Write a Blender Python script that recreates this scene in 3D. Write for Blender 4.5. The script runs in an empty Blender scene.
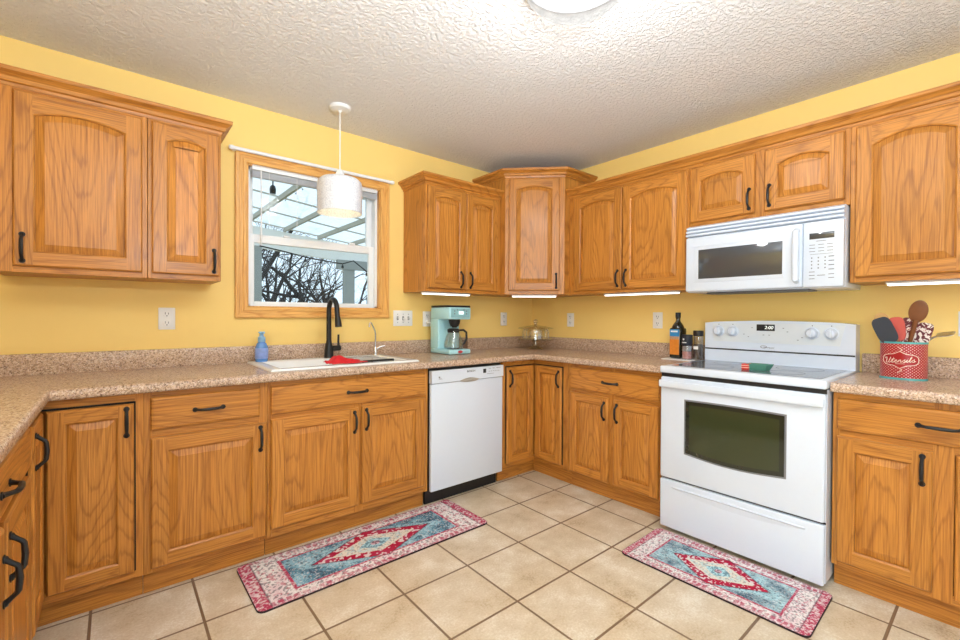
import bpy, bmesh, math, random
import numpy as np
from mathutils import Vector, Matrix
random.seed(7)
C = bpy.context.scene.collection
SC = bpy.context.scene
PI = math.pi

# ------------------------------------------------------------------ camera, world, lights, exposure
cam_d = bpy.data.cameras.new('camera'); cam = bpy.data.objects.new('camera', cam_d); C.objects.link(cam)
CP, YAW, PIT, ROL, FPX = (-3.0639, -2.9142, 1.2031), 0.877695, -0.009157, 0.005242, 438.96
F = Vector((math.cos(YAW)*math.cos(PIT), math.sin(YAW)*math.cos(PIT), math.sin(PIT)))
R0 = Vector((math.sin(YAW), -math.cos(YAW), 0)); U0 = R0.cross(F)
Rv = R0*math.cos(ROL) + U0*math.sin(ROL); Uv = U0*math.cos(ROL) - R0*math.sin(ROL)
cam.matrix_world = Matrix(((Rv.x, Uv.x, -F.x, CP[0]), (Rv.y, Uv.y, -F.y, CP[1]), (Rv.z, Uv.z, -F.z, CP[2]), (0, 0, 0, 1)))
cam_d.sensor_width = 36; cam_d.lens = FPX/960*36; cam_d.clip_start = .02; cam_d.clip_end = 200
SC.camera = cam

world = bpy.data.worlds.new('sky'); SC.world = world; world.use_nodes = True
bg = world.node_tree.nodes['Background']; bg.inputs[0].default_value = (.72, .89, 1.0, 1); bg.inputs[1].default_value = 1.4

def light(name, kind, loc, energy, color=(1, 1, 1), rot=(0, 0, 0), size=None, size_y=None):
    d = bpy.data.lights.new(name, kind); d.energy = energy; d.color = color
    if kind == 'AREA':
        d.shape = 'RECTANGLE'; d.size = size; d.size_y = size_y or size
    elif size: d.shadow_soft_size = size
    o = bpy.data.objects.new(name, d); C.objects.link(o); o.location = loc; o.rotation_euler = rot
    return o
# daylight entering the patio door behind the camera
light('patio_daylight', 'AREA', (-1.6, -5.15, 1.25), 165, (.74, .87, 1), (-PI/2, 0, 0), 2.6, 2.1)
light('added_left_fill', 'AREA', (-4.06, -3.75, 1.35), 50, (.76, .88, 1), (0, -PI/2, 0), 1.5, 1.5)  # unseen left-hand area light, added to brighten the stove wall
LAMP = (-1.776, -1.903, 2.36)
light('ceiling_lamp_bulb', 'POINT', LAMP, 27, (.90, .95, 1), size=.1)
# the photographer's flash, bounced off the ceiling above the camera
light('bounce_flash', 'AREA', (-2.7, -3.1, 1.75), 105, (.80, .90, 1), (PI-.25, 0, 0), .5, .5)
light('pendant_bulb_light', 'POINT', (-2.021, -.329, 1.90), 1.3, (1, .86, .58), size=.035)

SC.view_settings.view_transform = 'Standard'; SC.view_settings.look = 'None'
SC.view_settings.exposure = .0; SC.view_settings.gamma = 1; SC.view_settings.use_curve_mapping = False

# ------------------------------------------------------------------ materials
def s2l(r, g, b):
    f = lambda c: (c/255/12.92 if c/255 <= .04045 else ((c/255+.055)/1.055)**2.4)
    return (f(r), f(g), f(b), 1)
MATS = {}
def newmat(name):
    m = bpy.data.materials.new(name); m.use_nodes = True
    nt = m.node_tree; return m, nt, nt.nodes['Principled BSDF']
def N(nt, t, **kw):
    n = nt.nodes.new(t)
    for k, v in kw.items():
        if k in n.inputs.keys(): n.inputs[k].default_value = v
        else: setattr(n, k, v)
    return n
def simple(name, col, rough=.5, metal=0, spec=None, noise=.03, coat=0, nscale=60):
    m, nt, b = newmat(name)
    no = N(nt, 'ShaderNodeTexNoise', Scale=nscale, Detail=3.0)
    tc = N(nt, 'ShaderNodeTexCoord'); nt.links.new(tc.outputs['Object'], no.inputs['Vector'])
    mp = N(nt, 'ShaderNodeMapRange'); mp.inputs[3].default_value = 1-noise; mp.inputs[4].default_value = 1+noise
    nt.links.new(no.outputs[0], mp.inputs[0])
    mx = N(nt, 'ShaderNodeVectorMath', operation='SCALE'); mx.inputs[0].default_value = col[:3]
    nt.links.new(mp.outputs[0], mx.inputs['Scale']); nt.links.new(mx.outputs[0], b.inputs['Base Color'])
    b.inputs['Roughness'].default_value = rough; b.inputs['Metallic'].default_value = metal
    if spec is not None: b.inputs['Specular IOR Level'].default_value = spec
    if coat: b.inputs['Coat Weight'].default_value = coat; b.inputs['Coat Roughness'].default_value = .08
    return m
def ramp(nt, stops, src=None, interp='LINEAR'):
    r = N(nt, 'ShaderNodeValToRGB'); cr = r.color_ramp; cr.interpolation = interp
    while len(cr.elements) < len(stops): cr.elements.new(.5)
    for e, (p, c) in zip(cr.elements, stops): e.position = p; e.color = c if len(c) == 4 else (*c, 1)
    if src is not None: nt.links.new(src, r.inputs[0])
    return r
def mixc(nt, fac, a, b, mode='MIX'):
    n = N(nt, 'ShaderNodeMix', data_type='RGBA', blend_type=mode)
    for s, v in ((n.inputs[0], fac), (n.inputs[6], a), (n.inputs[7], b)):
        if hasattr(v, 'links') or hasattr(v, 'is_linked'): nt.links.new(v, s)
        else: s.default_value = v
    return n.outputs[2]
def math_n(nt, op, a, b=None, c=None):
    n = N(nt, 'ShaderNodeMath', operation=op)
    for s, v in zip(n.inputs, (a, b, c)):
        if v is None: continue
        if hasattr(v, 'is_linked'): nt.links.new(v, s)
        else: s.default_value = v
    return n.outputs[0]
def bump(nt, b, h, strength=.3, dist=.002):
    n = N(nt, 'ShaderNodeBump'); n.inputs['Strength'].default_value = strength; n.inputs['Distance'].default_value = dist
    nt.links.new(h, n.inputs['Height']); nt.links.new(n.outputs[0], b.inputs['Normal'])

def oak(name, axis, light_c, mid_c, dark_c, thin=1):
    m, nt, b = newmat(name)
    tc = N(nt, 'ShaderNodeTexCoord'); oi = N(nt, 'ShaderNodeObjectInfo')
    off = N(nt, 'ShaderNodeVectorMath', operation='SCALE'); off.inputs[0].default_value = (17.3, 9.1, 23.7)
    nt.links.new(oi.outputs['Random'], off.inputs['Scale'])
    add = N(nt, 'ShaderNodeVectorMath', operation='ADD')
    nt.links.new(tc.outputs['Object'], add.inputs[0]); nt.links.new(off.outputs[0], add.inputs[1])
    def stretched(across, along):
        v = N(nt, 'ShaderNodeVectorMath', operation='MULTIPLY')
        s = [across]*3; s['xyz'.index(axis)] = along
        if axis != 'y': s[thin] = across*.12
        v.inputs[1].default_value = s; nt.links.new(add.outputs[0], v.inputs[0]); return v.outputs[0]
    # contour lines of a stretched noise draw the flat-sawn cathedrals
    n1 = N(nt, 'ShaderNodeTexNoise', Scale=1.0, Detail=1.5, Roughness=.45); nt.links.new(stretched(4.2, .55), n1.inputs['Vector'])
    n1b = N(nt, 'ShaderNodeTexNoise', Scale=1.0, Detail=3.0); nt.links.new(stretched(60, 6), n1b.inputs['Vector'])
    h = math_n(nt, 'ADD', math_n(nt, 'MULTIPLY', n1.outputs[0], 30.0), math_n(nt, 'MULTIPLY', n1b.outputs[0], .8))
    rings = math_n(nt, 'FRACT', h)
    rr = ramp(nt, [(0, (.8, .8, .8)), (.07, (1, 1, 1)), (.22, (.25, .25, .25)), (.5, (0, 0, 0)), (.9, (.1, .1, .1)), (1, (.8, .8, .8))], rings)
    n2 = N(nt, 'ShaderNodeTexNoise', Scale=1.0, Detail=4.0, Roughness=.6); nt.links.new(stretched(240, 5), n2.inputs['Vector'])
    pores = ramp(nt, [(.40, (0, 0, 0)), (.66, (1, 1, 1))], n2.outputs[0])
    n3 = N(nt, 'ShaderNodeTexNoise', Scale=1.0, Detail=2.0); nt.links.new(stretched(14, 1.0), n3.inputs['Vector'])
    base = mixc(nt, n3.outputs[0], light_c, mid_c)
    c1 = mixc(nt, math_n(nt, 'MULTIPLY', math_n(nt, 'MULTIPLY', rr.outputs[0], n2.outputs[0]), .95), base, dark_c)
    c2 = mixc(nt, math_n(nt, 'MULTIPLY', pores.outputs[0], .55), c1, dark_c)
    hv = N(nt, 'ShaderNodeHueSaturation'); nt.links.new(c2, hv.inputs['Color'])
    nt.links.new(math_n(nt, 'MULTIPLY_ADD', oi.outputs['Random'], .16, .92), hv.inputs['Value'])
    nt.links.new(hv.outputs[0], b.inputs['Base Color'])
    b.inputs['Roughness'].default_value = .40; b.inputs['Specular IOR Level'].default_value = .38; b.inputs['Coat Weight'].default_value = .10; b.inputs['Coat Roughness'].default_value = .2
    bump(nt, b, math_n(nt, 'SUBTRACT', 1.0, pores.outputs[0]), .12, .0006)
    return m
OAK = (s2l(214, 148, 68), s2l(193, 123, 44), s2l(128, 70, 20))
OAK2 = (s2l(240, 190, 112), s2l(232, 174, 92), s2l(190, 122, 52))
casing_z = oak('honey_oak_vertical', 'z', *OAK2); casing_x = oak('honey_oak_horizontal', 'x', *OAK2)
oak_z = oak('oak_vertical_grain', 'z', *OAK); oak_x = oak('oak_horizontal_grain', 'x', *OAK); oak_y = oak('oak_depth_grain', 'y', *OAK); oak_s = oak('oak_side_panel', 'z', *OAK, thin=0)
black = simple('black_iron', (.012, .012, .013, 1), .42, spec=.4)
blackplastic = simple('black_plastic', (.01, .01, .011, 1), .5)
white = simple('appliance_white', (.71, .78, .89, 1), .22, noise=.01, coat=.3)
white_soft = simple('white_vinyl', (.84, .85, .86, 1), .42, noise=.015)
white_plate = simple('white_plastic_plate', (.83, .82, .80, 1), .35, noise=.01)
slot_grey = simple('outlet_slot', (.10, .10, .11, 1), .6)
porcelain = simple('sink_white', (.86, .87, .88, 1), .18, noise=.01, coat=.4)
greyline = simple('grey_print', (.15, .165, .19, 1), .6)
seam = simple('grey_seam', (.18, .19, .21, 1), .5)
chrome = simple('chrome', (.72, .73, .75, 1), .16, 1)
steel = simple('brushed_steel', (.62, .62, .63, 1), .32, 1)
dark_glass = simple('smoked_glass', (.06, .063, .068, 1), .06, spec=.8, noise=.02)
ovenglass = simple('oven_glass', (.022, .026, .018, 1), .05, spec=.75, noise=.05)
hobglass = simple('hob_glass', (.16, .19, .23, 1), .1, spec=.8, noise=.05)

def mk_counter():
    m, nt, b = newmat('speckled_laminate')
    tc = N(nt, 'ShaderNodeTexCoord')
    v1 = N(nt, 'ShaderNodeTexVoronoi', Scale=185.0); v2 = N(nt, 'ShaderNodeTexVoronoi', Scale=290.0)
    n1 = N(nt, 'ShaderNodeTexNoise', Scale=9.0, Detail=3.0)
    for n in (v1, v2, n1): nt.links.new(tc.outputs['Object'], n.inputs['Vector'])
    s1 = N(nt, 'ShaderNodeSeparateColor'); nt.links.new(v1.outputs['Color'], s1.inputs[0])
    s2 = N(nt, 'ShaderNodeSeparateColor'); nt.links.new(v2.outputs['Color'], s2.inputs[0])
    r1 = ramp(nt, [(0, s2l(112, 84, 66)), (.14, s2l(158, 126, 104)), (.30, s2l(194, 163, 138)), (.62, s2l(208, 180, 156)), (.86, s2l(228, 208, 188)), (.95, s2l(178, 150, 148))], s1.outputs[0], 'CONSTANT')
    r2 = ramp(nt, [(0, s2l(128, 98, 78)), (.16, s2l(190, 158, 132)), (.55, s2l(214, 188, 164)), (.9, s2l(236, 220, 204))], s2.outputs[1], 'CONSTANT')
    c = mixc(nt, .40, r1.outputs[0], r2.outputs[0])
    nt.links.new(c, b.inputs['Base Color']); b.inputs['Roughness'].default_value = .24
    return m
laminate = mk_counter()

def mk_wall():
    m, nt, b = newmat('yellow_paint')
    tc = N(nt, 'ShaderNodeTexCoord'); n = N(nt, 'ShaderNodeTexNoise', Scale=120.0, Detail=4.0); n2 = N(nt, 'ShaderNodeTexNoise', Scale=1.6, Detail=2.0)
    for q in (n, n2): nt.links.new(tc.outputs['Object'], q.inputs['Vector'])
    nt.links.new(mixc(nt, n2.outputs[0], s2l(244, 208, 122), s2l(248, 214, 130)), b.inputs['Base Color'])
    b.inputs['Roughness'].default_value = .62; bump(nt, b, n.outputs[0], .12, .001); return m
paint = mk_wall()
def mk_ceiling():
    m, nt, b = newmat('textured_ceiling')
    tc = N(nt, 'ShaderNodeTexCoord'); n = N(nt, 'ShaderNodeTexNoise', Scale=55.0, Detail=4.0, Roughness=.6)
    nt.links.new(tc.outputs['Object'], n.inputs['Vector'])
    r = ramp(nt, [(.42, (0, 0, 0)), (.60, (1, 1, 1))], n.outputs[0])
    b.inputs['Base Color'].default_value = (.87, .855, .845, 1); b.inputs['Roughness'].default_value = .85
    bump(nt, b, r.outputs[0], 1.0, .005); return m
ceil_m = mk_ceiling()
def mk_floor():
    m, nt, b = newmat('beige_ceramic_tile')
    tc = N(nt, 'ShaderNodeTexCoord'); mp = N(nt, 'ShaderNodeMapping'); nt.links.new(tc.outputs['Object'], mp.inputs['Vector'])
    PX, PY = .3455, .3425
    mp.inputs['Location'].default_value = (1.07+PX*20, 1.26+PY*20, 0)
    br = N(nt, 'ShaderNodeTexBrick'); br.offset = 0; br.squash = 1
    br.inputs['Scale'].default_value = 1; br.inputs['Brick Width'].default_value = PX; br.inputs['Row Height'].default_value = PY
    br.inputs['Mortar Size'].default_value = .0058; br.inputs['Mortar Smooth'].default_value = .25
    br.inputs['Color1'].default_value = (0, 0, 0, 1); br.inputs['Color2'].default_value = (1, 1, 1, 1); br.inputs['Mortar'].default_value = (.5, .5, .5, 1)
    nt.links.new(mp.outputs[0], br.inputs['Vector'])
    n1 = N(nt, 'ShaderNodeTexNoise', Scale=5.5, Detail=5.0, Roughness=.6); n2 = N(nt, 'ShaderNodeTexNoise', Scale=110.0, Detail=4.0, Roughness=.7)
    for q in (n1, n2): nt.links.new(tc.outputs['Object'], q.inputs['Vector'])
    f = math_n(nt, 'ADD', math_n(nt, 'MULTIPLY', n1.outputs[0], .75), math_n(nt, 'MULTIPLY', n2.outputs[0], .5))
    r = ramp(nt, [(.42, s2l(170, 145, 112)), (.54, s2l(203, 184, 154)), (.66, s2l(216, 201, 176)), (.78, s2l(234, 226, 210))], f)
    t = mixc(nt, math_n(nt, 'MULTIPLY', br.outputs['Color'], .22), r.outputs[0], s2l(196, 168, 132))
    c = mixc(nt, br.outputs['Fac'], t, s2l(128, 102, 76))
    nt.links.new(c, b.inputs['Base Color']); b.inputs['Roughness'].default_value = .42
    h = math_n(nt, 'ADD', math_n(nt, 'MULTIPLY', br.outputs['Fac'], -1.0), math_n(nt, 'MULTIPLY', n2.outputs[0], .12))
    bump(nt, b, h, .5, .002); return m
tile = mk_floor()
def mk_clear(name, gl=.08, tint=(1, 1, 1), rough=.02, edge=.5):
    m, nt, b = newmat(name)
    out = nt.nodes['Material Output']
    t = N(nt, 'ShaderNodeBsdfTransparent'); t.inputs[0].default_value = (*tint, 1)
    g = N(nt, 'ShaderNodeBsdfGlossy'); g.inputs['Roughness'].default_value = rough
    fr = N(nt, 'ShaderNodeLayerWeight'); fr.inputs['Blend'].default_value = .25
    mx = N(nt, 'ShaderNodeMixShader')
    nt.links.new(math_n(nt, 'MULTIPLY_ADD', fr.outputs['Facing'], edge, gl), mx.inputs[0])
    nt.links.new(t.outputs[0], mx.inputs[1]); nt.links.new(g.outputs[0], mx.inputs[2]); nt.links.new(mx.outputs[0], out.inputs[0])
    return m
pane_m = mk_clear('window_pane', .003, (.98, .99, .995), .02, .06)
clearglass = mk_clear('clear_glass', .14, (.93, .95, .93))
def emit(name, col, strength):
    m, nt, b = newmat(name)
    b.inputs['Base Color'].default_value = (*col, 1); b.inputs['Emission Color'].default_value = (*col, 1); b.inputs['Emission Strength'].default_value = strength
    return m
def col_attr(name, rough=.9):
    m, nt, b = newmat(name)
    a = N(nt, 'ShaderNodeAttribute'); a.attribute_name = 'Col'; nt.links.new(a.outputs['Color'], b.inputs['Base Color'])
    b.inputs['Roughness'].default_value = rough; b.inputs['Specular IOR Level'].default_value = .15
    return m

# ------------------------------------------------------------------ mesh helpers
class MB:
    def __init__(s): s.bm = bmesh.new()
    def face(s, pts, mi=0):
        f = s.bm.faces.new([s.bm.verts.new(p) for p in pts]); f.material_index = mi; return f
    def box(s, x0, x1, y0, y1, z0, z1, mi=0, bev=0, seg=2):
        r = bmesh.ops.create_cube(s.bm, size=1)
        vs = r['verts']
        for v in vs: v.co = ((x0+x1)/2+v.co.x*(x1-x0), (y0+y1)/2+v.co.y*(y1-y0), (z0+z1)/2+v.co.z*(z1-z0))
        fs = set(f for v in vs for f in v.link_faces)
        for f in fs: f.material_index = mi
        if bev:
            es = list(set(e for v in vs for e in v.link_edges))
            q = bmesh.ops.bevel(s.bm, geom=es, offset=bev, segments=seg, affect='EDGES', profile=.5)
            for f in q['faces']: f.material_index = mi
        return s
    def prism(s, pts, d, mi=0, axis='z', o=0):
        """closed outline pts (2-D) extruded from o to o+d along axis"""
        def P(a, b, c): return {'z': (a, b, c), 'y': (a, c, b), 'x': (c, a, b)}[axis]
        lo = [s.bm.verts.new(P(a, b, o)) for a, b in pts]; hi = [s.bm.verts.new(P(a, b, o+d)) for a, b in pts]
        n = len(pts); fs = [s.bm.faces.new(lo[::-1]), s.bm.faces.new(hi)]
        for i in range(n): fs.append(s.bm.faces.new([lo[i], lo[(i+1) % n], hi[(i+1) % n], hi[i]]))
        for f in fs: f.material_index = mi
        return s
    def lathe(s, prof, loc=(0, 0, 0), seg=32, mi=0, sx=1, sy=1, axis='z'):
        rings = []
        for r, z in prof:
            ring = []
            for k in range(seg):
                a = 2*PI*k/seg; x, y = r*math.cos(a)*sx, r*math.sin(a)*sy
                p = {'z': (x, y, z), 'y': (x, z, y), 'x': (z, x, y)}[axis]
                ring.append(s.bm.verts.new((loc[0]+p[0], loc[1]+p[1], loc[2]+p[2])))
            rings.append(ring)
        for A, B in zip(rings, rings[1:]):
            for k in range(seg):
                f = s.bm.faces.new([A[k], A[(k+1) % seg], B[(k+1) % seg], B[k]]); f.material_index = mi
        for ring in (rings[0], rings[-1]):
            if tuple(prof[0]) != tuple(prof[-1]) and prof[0 if ring is rings[0] else -1][0] > 1e-6:
                f = s.bm.faces.new(ring); f.material_index = mi
        return s
    def tube(s, pts, r, seg=8, mi=0, flat=1):
        pts = [Vector(p) for p in pts]; n = len(pts)
        rs = r if isinstance(r, (list, tuple)) else [r]*n
        t0 = (pts[1]-pts[0]).normalized(); up = Vector((0, 0, 1)) if abs(t0.z) < .9 else Vector((1, 0, 0))
        nn = t0.cross(up).normalized(); rings = []
        for i, p in enumerate(pts):
            if i == 0: t = pts[1]-p
            elif i == n-1: t = p-pts[-2]
            else: t = (pts[i+1]-p).normalized()+(p-pts[i-1]).normalized()
            t = t.normalized() if t.length > 1e-9 else t0
            nn = (nn - t*nn.dot(t)); nn = nn.normalized() if nn.length > 1e-6 else t.orthogonal().normalized()
            bn = t.cross(nn)
            rings.append([s.bm.verts.new(p+nn*(rs[i]*math.cos(2*PI*k/seg))+bn*(rs[i]*flat*math.sin(2*PI*k/seg))) for k in range(seg)])
        for A, B in zip(rings, rings[1:]):
            for k in range(seg):
                f = s.bm.faces.new([A[k], A[(k+1) % seg], B[(k+1) % seg], B[k]]); f.material_index = mi
        for q in (rings[0][::-1], rings[-1]): s.bm.faces.new(q).material_index = mi
        return s
    def sweep(s, path, prof, mi=0):
        """profile (outwards, z) swept along a plan polyline, outwards = right of the direction of travel"""
        pts = [Vector(p) for p in path]; n = len(pts); rings = []
        for i, p in enumerate(pts):
            ds = []
            if i > 0: ds.append((p-pts[i-1]).normalized())
            if i < n-1: ds.append((pts[i+1]-p).normalized())
            ns = [Vector((d.y, -d.x)) for d in ds]
            m = sum(ns, Vector((0, 0))).normalized(); m = m/ m.dot(ns[0])
            rings.append([s.bm.verts.new((p.x+m.x*o, p.y+m.y*o, z)) for o, z in prof])
        k = len(prof)
        for A, B in zip(rings, rings[1:]):
            for j in range(k): s.bm.faces.new([A[j], B[j], B[(j+1) % k], A[(j+1) % k]]).material_index = mi
        s.bm.faces.new(rings[0]).material_index = mi; s.bm.faces.new(rings[-1][::-1]).material_index = mi
        return s
    def build(s, name, mats, parent=None, loc=(0, 0, 0), rotz=0, smooth=True, ang=35):
        bmesh.ops.recalc_face_normals(s.bm, faces=s.bm.faces)
        me = bpy.data.meshes.new(name); s.bm.to_mesh(me); s.bm.free()
        for m in (mats if isinstance(mats, (list, tuple)) else [mats]): me.materials.append(m)
        if smooth:
            me.shade_smooth(); me.set_sharp_from_angle(angle=math.radians(ang))
        o = bpy.data.objects.new(name, me); C.objects.link(o)
        o.location = loc; o.rotation_euler = (0, 0, rotz)
        if parent: o.parent = parent
        return o
def tag(o, label=None, cat=None, group=None, kind=None):
    if label: o['label'] = label
    if cat: o['category'] = cat
    if group: o['group'] = group
    if kind: o['kind'] = kind
    return o
def thing(name, label, cat, loc=(0, 0, 0), rotz=0, group=None):
    o = bpy.data.objects.new(name, None); C.objects.link(o); o.empty_display_size = .1
    o.location = loc; o.rotation_euler = (0, 0, rotz)
    return tag(o, label, cat, group)
def struct(o): o['kind'] = 'structure'; return o
def copy_tree(o, parent=None):
    c = o.copy(); C.objects.link(c); c.parent = parent
    for ch in list(o.children): copy_tree(ch, c)
    return c
def text_mesh(body, size, depth=.0006, shear=0, align='CENTER'):
    cu = bpy.data.curves.new('lettering', 'FONT'); cu.body = body; cu.size = size; cu.extrude = depth; cu.shear = shear
    cu.align_x = align; cu.align_y = 'CENTER'
    t = bpy.data.objects.new('lettering', cu); C.objects.link(t)
    dg = bpy.context.evaluated_depsgraph_get()
    me = bpy.data.meshes.new_from_object(t.evaluated_get(dg)); bpy.data.objects.remove(t)
    return me
def lettering(body, size, mat, parent, loc, rot=(PI/2, 0, 0), shear=0, name='lettering', bold=0):
    me = text_mesh(body, size, shear=shear); me.materials.clear(); me.materials.append(mat)
    o = bpy.data.objects.new(name, me); C.objects.link(o); o.parent = parent; o.location = loc; o.rotation_euler = rot
    if bold: o.scale = (1+bold, 1, 1)
    return o
def offset_poly(pts, d):
    n = len(pts); out = []
    for i in range(n):
        p0, p1, p2 = Vector(pts[i-1]), Vector(pts[i]), Vector(pts[(i+1) % n])
        a, b = (p1-p0).normalized(), (p2-p1).normalized()
        na, nb = Vector((-a.y, a.x)), Vector((-b.y, b.x)); m = (na+nb); m = m/max(m.dot(na), .3)
        out.append((p1.x+m.x*d, p1.y+m.y*d))
    return out

# ------------------------------------------------------------------ room shell
H = 2.457; XL = -3.89; YF = -5.0; T = .14
WX0, WX1, WZ0, WZ1 = -2.462, -1.585, 1.246, 2.112
m = MB(); m.face([(XL-T, YF-T, 0), (T, YF-T, 0), (T, T, 0), (XL-T, T, 0)]); struct(m.build('floor', tile))
m = MB(); m.box(XL-T, T, YF-T, T, H, H+.1); struct(m.build('ceiling', ceil_m))
m = MB()
m.box(XL-T, WX0, 0, T, 0, H); m.box(WX1, T, 0, T, 0, H); m.box(WX0, WX1, 0, T, 0, WZ0); m.box(WX0, WX1, 0, T, WZ1, H)
struct(m.build('wall_back', paint))
m = MB(); m.box(0, T, YF-T, 0, 0, H); struct(m.build('wall_right', paint))
m = MB()
m.box(XL-T, XL, -2.95, 0, 0, H); m.box(XL-T, XL, YF-T, -4.55, 0, H); m.box(XL-T, XL, -4.55, -2.95, 0, .55); m.box(XL-T, XL, -4.55, -2.95, 2.15, H)
struct(m.build('wall_left', paint))
w3 = struct(thing('added_fill_window', None, None, (XL-.07, -3.75, 1.35)))  # unseen window and its wall opening, added to let in the left fill light
m = MB()
for y in (-.77, 0, .77): m.box(-.03, .03, y-.03, y+.03, -.8, .8)
for z in (-.77, .77): m.box(-.03, .03, -.8, .8, z-.03, z+.03)
m.build('frame', white_soft, w3)
m = MB()
m.box(XL, -2.9, YF-T, YF, 0, H); m.box(-.3, 0, YF-T, YF, 0, H); m.box(-2.9, -.3, YF-T, YF, 2.3, H)
struct(m.build('wall_front', paint))
# patio door behind the camera
w2 = struct(thing('window_2', None, None, (-1.6, YF-.07, 0)))
m = MB()
for x0, x1 in ((-1.3, -1.22), (-.04, .04), (1.22, 1.3)): m.box(x0, x1, -.04, .04, 0, 2.3)
m.box(-1.22, 1.22, -.04, .04, 0, .1); m.box(-1.22, 1.22, -.04, .04, 2.2, 2.3)
m.build('frame', white_soft, w2)

# kitchen window
w1 = struct(thing('window_1', None, None, (0, 0, 0)))
m = MB()
cw = .066
cp = [(0, -.001), (.0, -.012), (.006, -.017), (.020, -.017), (.024, -.013), (.040, -.013), (.044, -.019), (.062, -.021), (.066, -.017), (.066, -.001)]
ix0, ix1, iz0, iz1 = WX0+.004, WX1-.004, WZ0+.004, WZ1-.004
ri = [[m.bm.verts.new((cx_+sx_*o, y, cz_+sz_*o)) for o, y in cp] for cx_, cz_, sx_, sz_ in ((ix0, iz0, -1, -1), (ix1, iz0, 1, -1), (ix1, iz1, 1, 1), (ix0, iz1, -1, 1))]
for i in range(4):
    A_, B_ = ri[i], ri[(i+1) % 4]
    for j in range(len(cp)-1): m.bm.faces.new([A_[j], B_[j], B_[j+1], A_[j+1]]).material_index = 1 if i % 2 == 0 else 0
m.build('casing', [casing_z, casing_x], w1)
m = MB()
m.box(WX0, WX0+.012, -.001, .05, WZ0, WZ1, 0); m.box(WX1-.012, WX1, -.001, .05, WZ0, WZ1, 0)
m.box(WX0, WX1, -.001, .05, WZ1-.012, WZ1, 0); m.box(WX0, WX1, -.001, .05, WZ0, WZ0+.010, 0)
m.build('jamb', [casing_z], w1)
m = MB()
m.box(WX0+.0, WX0+.026, .03, .13, WZ0, WZ1); m.box(WX1-.03, WX1, .03, .13, WZ0, WZ1)
m.box(WX0, WX1, .03, .13, WZ1-.03, WZ1); m.box(WX0, WX1, .03, .13, WZ0, WZ0+.02)
m.build('vinyl_frame', white_soft, w1)
def sash(name, z0, z1, y, bot, top):
    m = MB(); a, b = WX0+.022, WX1-.026
    m.box(a, a+.033, y, y+.03, z0, z1, 0, .004); m.box(b-.040, b, y, y+.03, z0, z1, 0, .004)
    m.box(a+.03, b-.035, y, y+.03, z0, z0+bot, 0, .004); m.box(a+.03, b-.035, y, y+.03, z1-top, z1, 0, .004)
    o = m.build(name, white_soft, w1)
    g = MB(); g.box(a+.03, b-.035, y+.013, y+.016, z0+bot-.002, z1-top+.002); g.build('glass_pane', pane_m, o)
    return o
lo = sash('lower_sash', WZ0+.012, 1.70, .05, .028, .052)
hi = sash('upper_sash', 1.66, WZ1-.02, .088, .045, .03)
m = MB()
for x in (-2.22, -1.78): m.box(x-.02, x+.02, .040, .052, 1.698, 1.712, 0, .002)
m.build('sash_lock', white_soft, lo)

# curtain rod
rod = thing('curtain_rod', 'white curtain rod mounted above the oak window casing', 'curtain rod', (-2.03, -.04, 2.170))
m = MB(); m.tube([(-.515, 0, 0), (.515, 0, 0)], .011, 12); m.build('rod', white_soft, rod)
for x in (-.515, .515):
    m = MB(); m.lathe([(0, -.018), (.011, -.014), (.015, 0), (.011, .014), (0, .018)], (x, 0, 0), 12, axis='x'); m.build('finial', white_soft, rod)
    m = MB(); m.box(x*.97-.008, x*.97+.008, -.002, .039, -.009, .009); m.build('bracket', white_soft, rod)
# raised blind
bl = thing('window_blind', 'white mini blind raised to the top of the window over the sink', 'blind', (-2.02, .012, 2.045))
m = MB(); m.box(-.41, .41, -.013, .015, .035, .066, 0, .002); m.build('headrail', white_soft, bl)
slat = simple('blind_slats', (.60, .63, .68, 1), .5)
m = MB()
for k in range(8): m.box(-.408, .408, -.012, .014, -.006+k*.0045, -.0035+k*.0045)
m.build('slat_stack', slat, bl, smooth=False)
m = MB(); m.tube([(-.362, -.016, .04), (-.36, -.018, -.2), (-.361, -.018, -.42)], .0045, 6); m.build('wand', white_soft, bl)
m = MB(); m.tube([(-.315, -.014, .04), (-.315, -.014, -.30)], .0016, 5); m.tube([(-.150, -.014, .04), (-.150, -.014, -.36)], .0016, 5); m.build('cord', white_soft, bl)

# ------------------------------------------------------------------ outside
lawn = simple('dormant_lawn', s2l(140, 135, 100), .9, noise=.25, nscale=3)
m = MB(); m.face([(-40, T+.02, -.45), (40, T+.02, -.45), (40, 60, -.45), (-40, 60, -.45)]); struct(m.build('ground', lawn))
painted = simple('grey_painted_timber', s2l(240, 240, 236), .7, noise=.06, nscale=8)
rafter_m = simple('weathered_rafter', s2l(186, 180, 166), .75, noise=.1, nscale=8)
pg = thing('patio_cover', 'white timber patio cover with clear roof panels outside the window', 'patio cover', (-.6, 3, -.45))
SL = .114
def rz(x): return 2.75-SL*(x+2)
def PG(m, name, mat): return m.build(name, mat, pg, (.6, -3, .45))
for k in range(7):
    x = -2.56+k*.573
    m = MB(); z = rz(x); m.box(x-.016, x+.016, .2, 5.0, z, z+.07); PG(m, 'rafter', rafter_m)
for y in (.35, 1.30, 2.23, 3.16, 4.03, 4.94):
    m = MB(); m.prism([(-2.9, rz(-2.9)+.045), (1.6, rz(1.6)+.045), (1.6, rz(1.6)+.062), (-2.9, rz(-2.9)+.062)], .022, axis='y', o=y-.011); PG(m, 'purlin', rafter_m)
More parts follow.
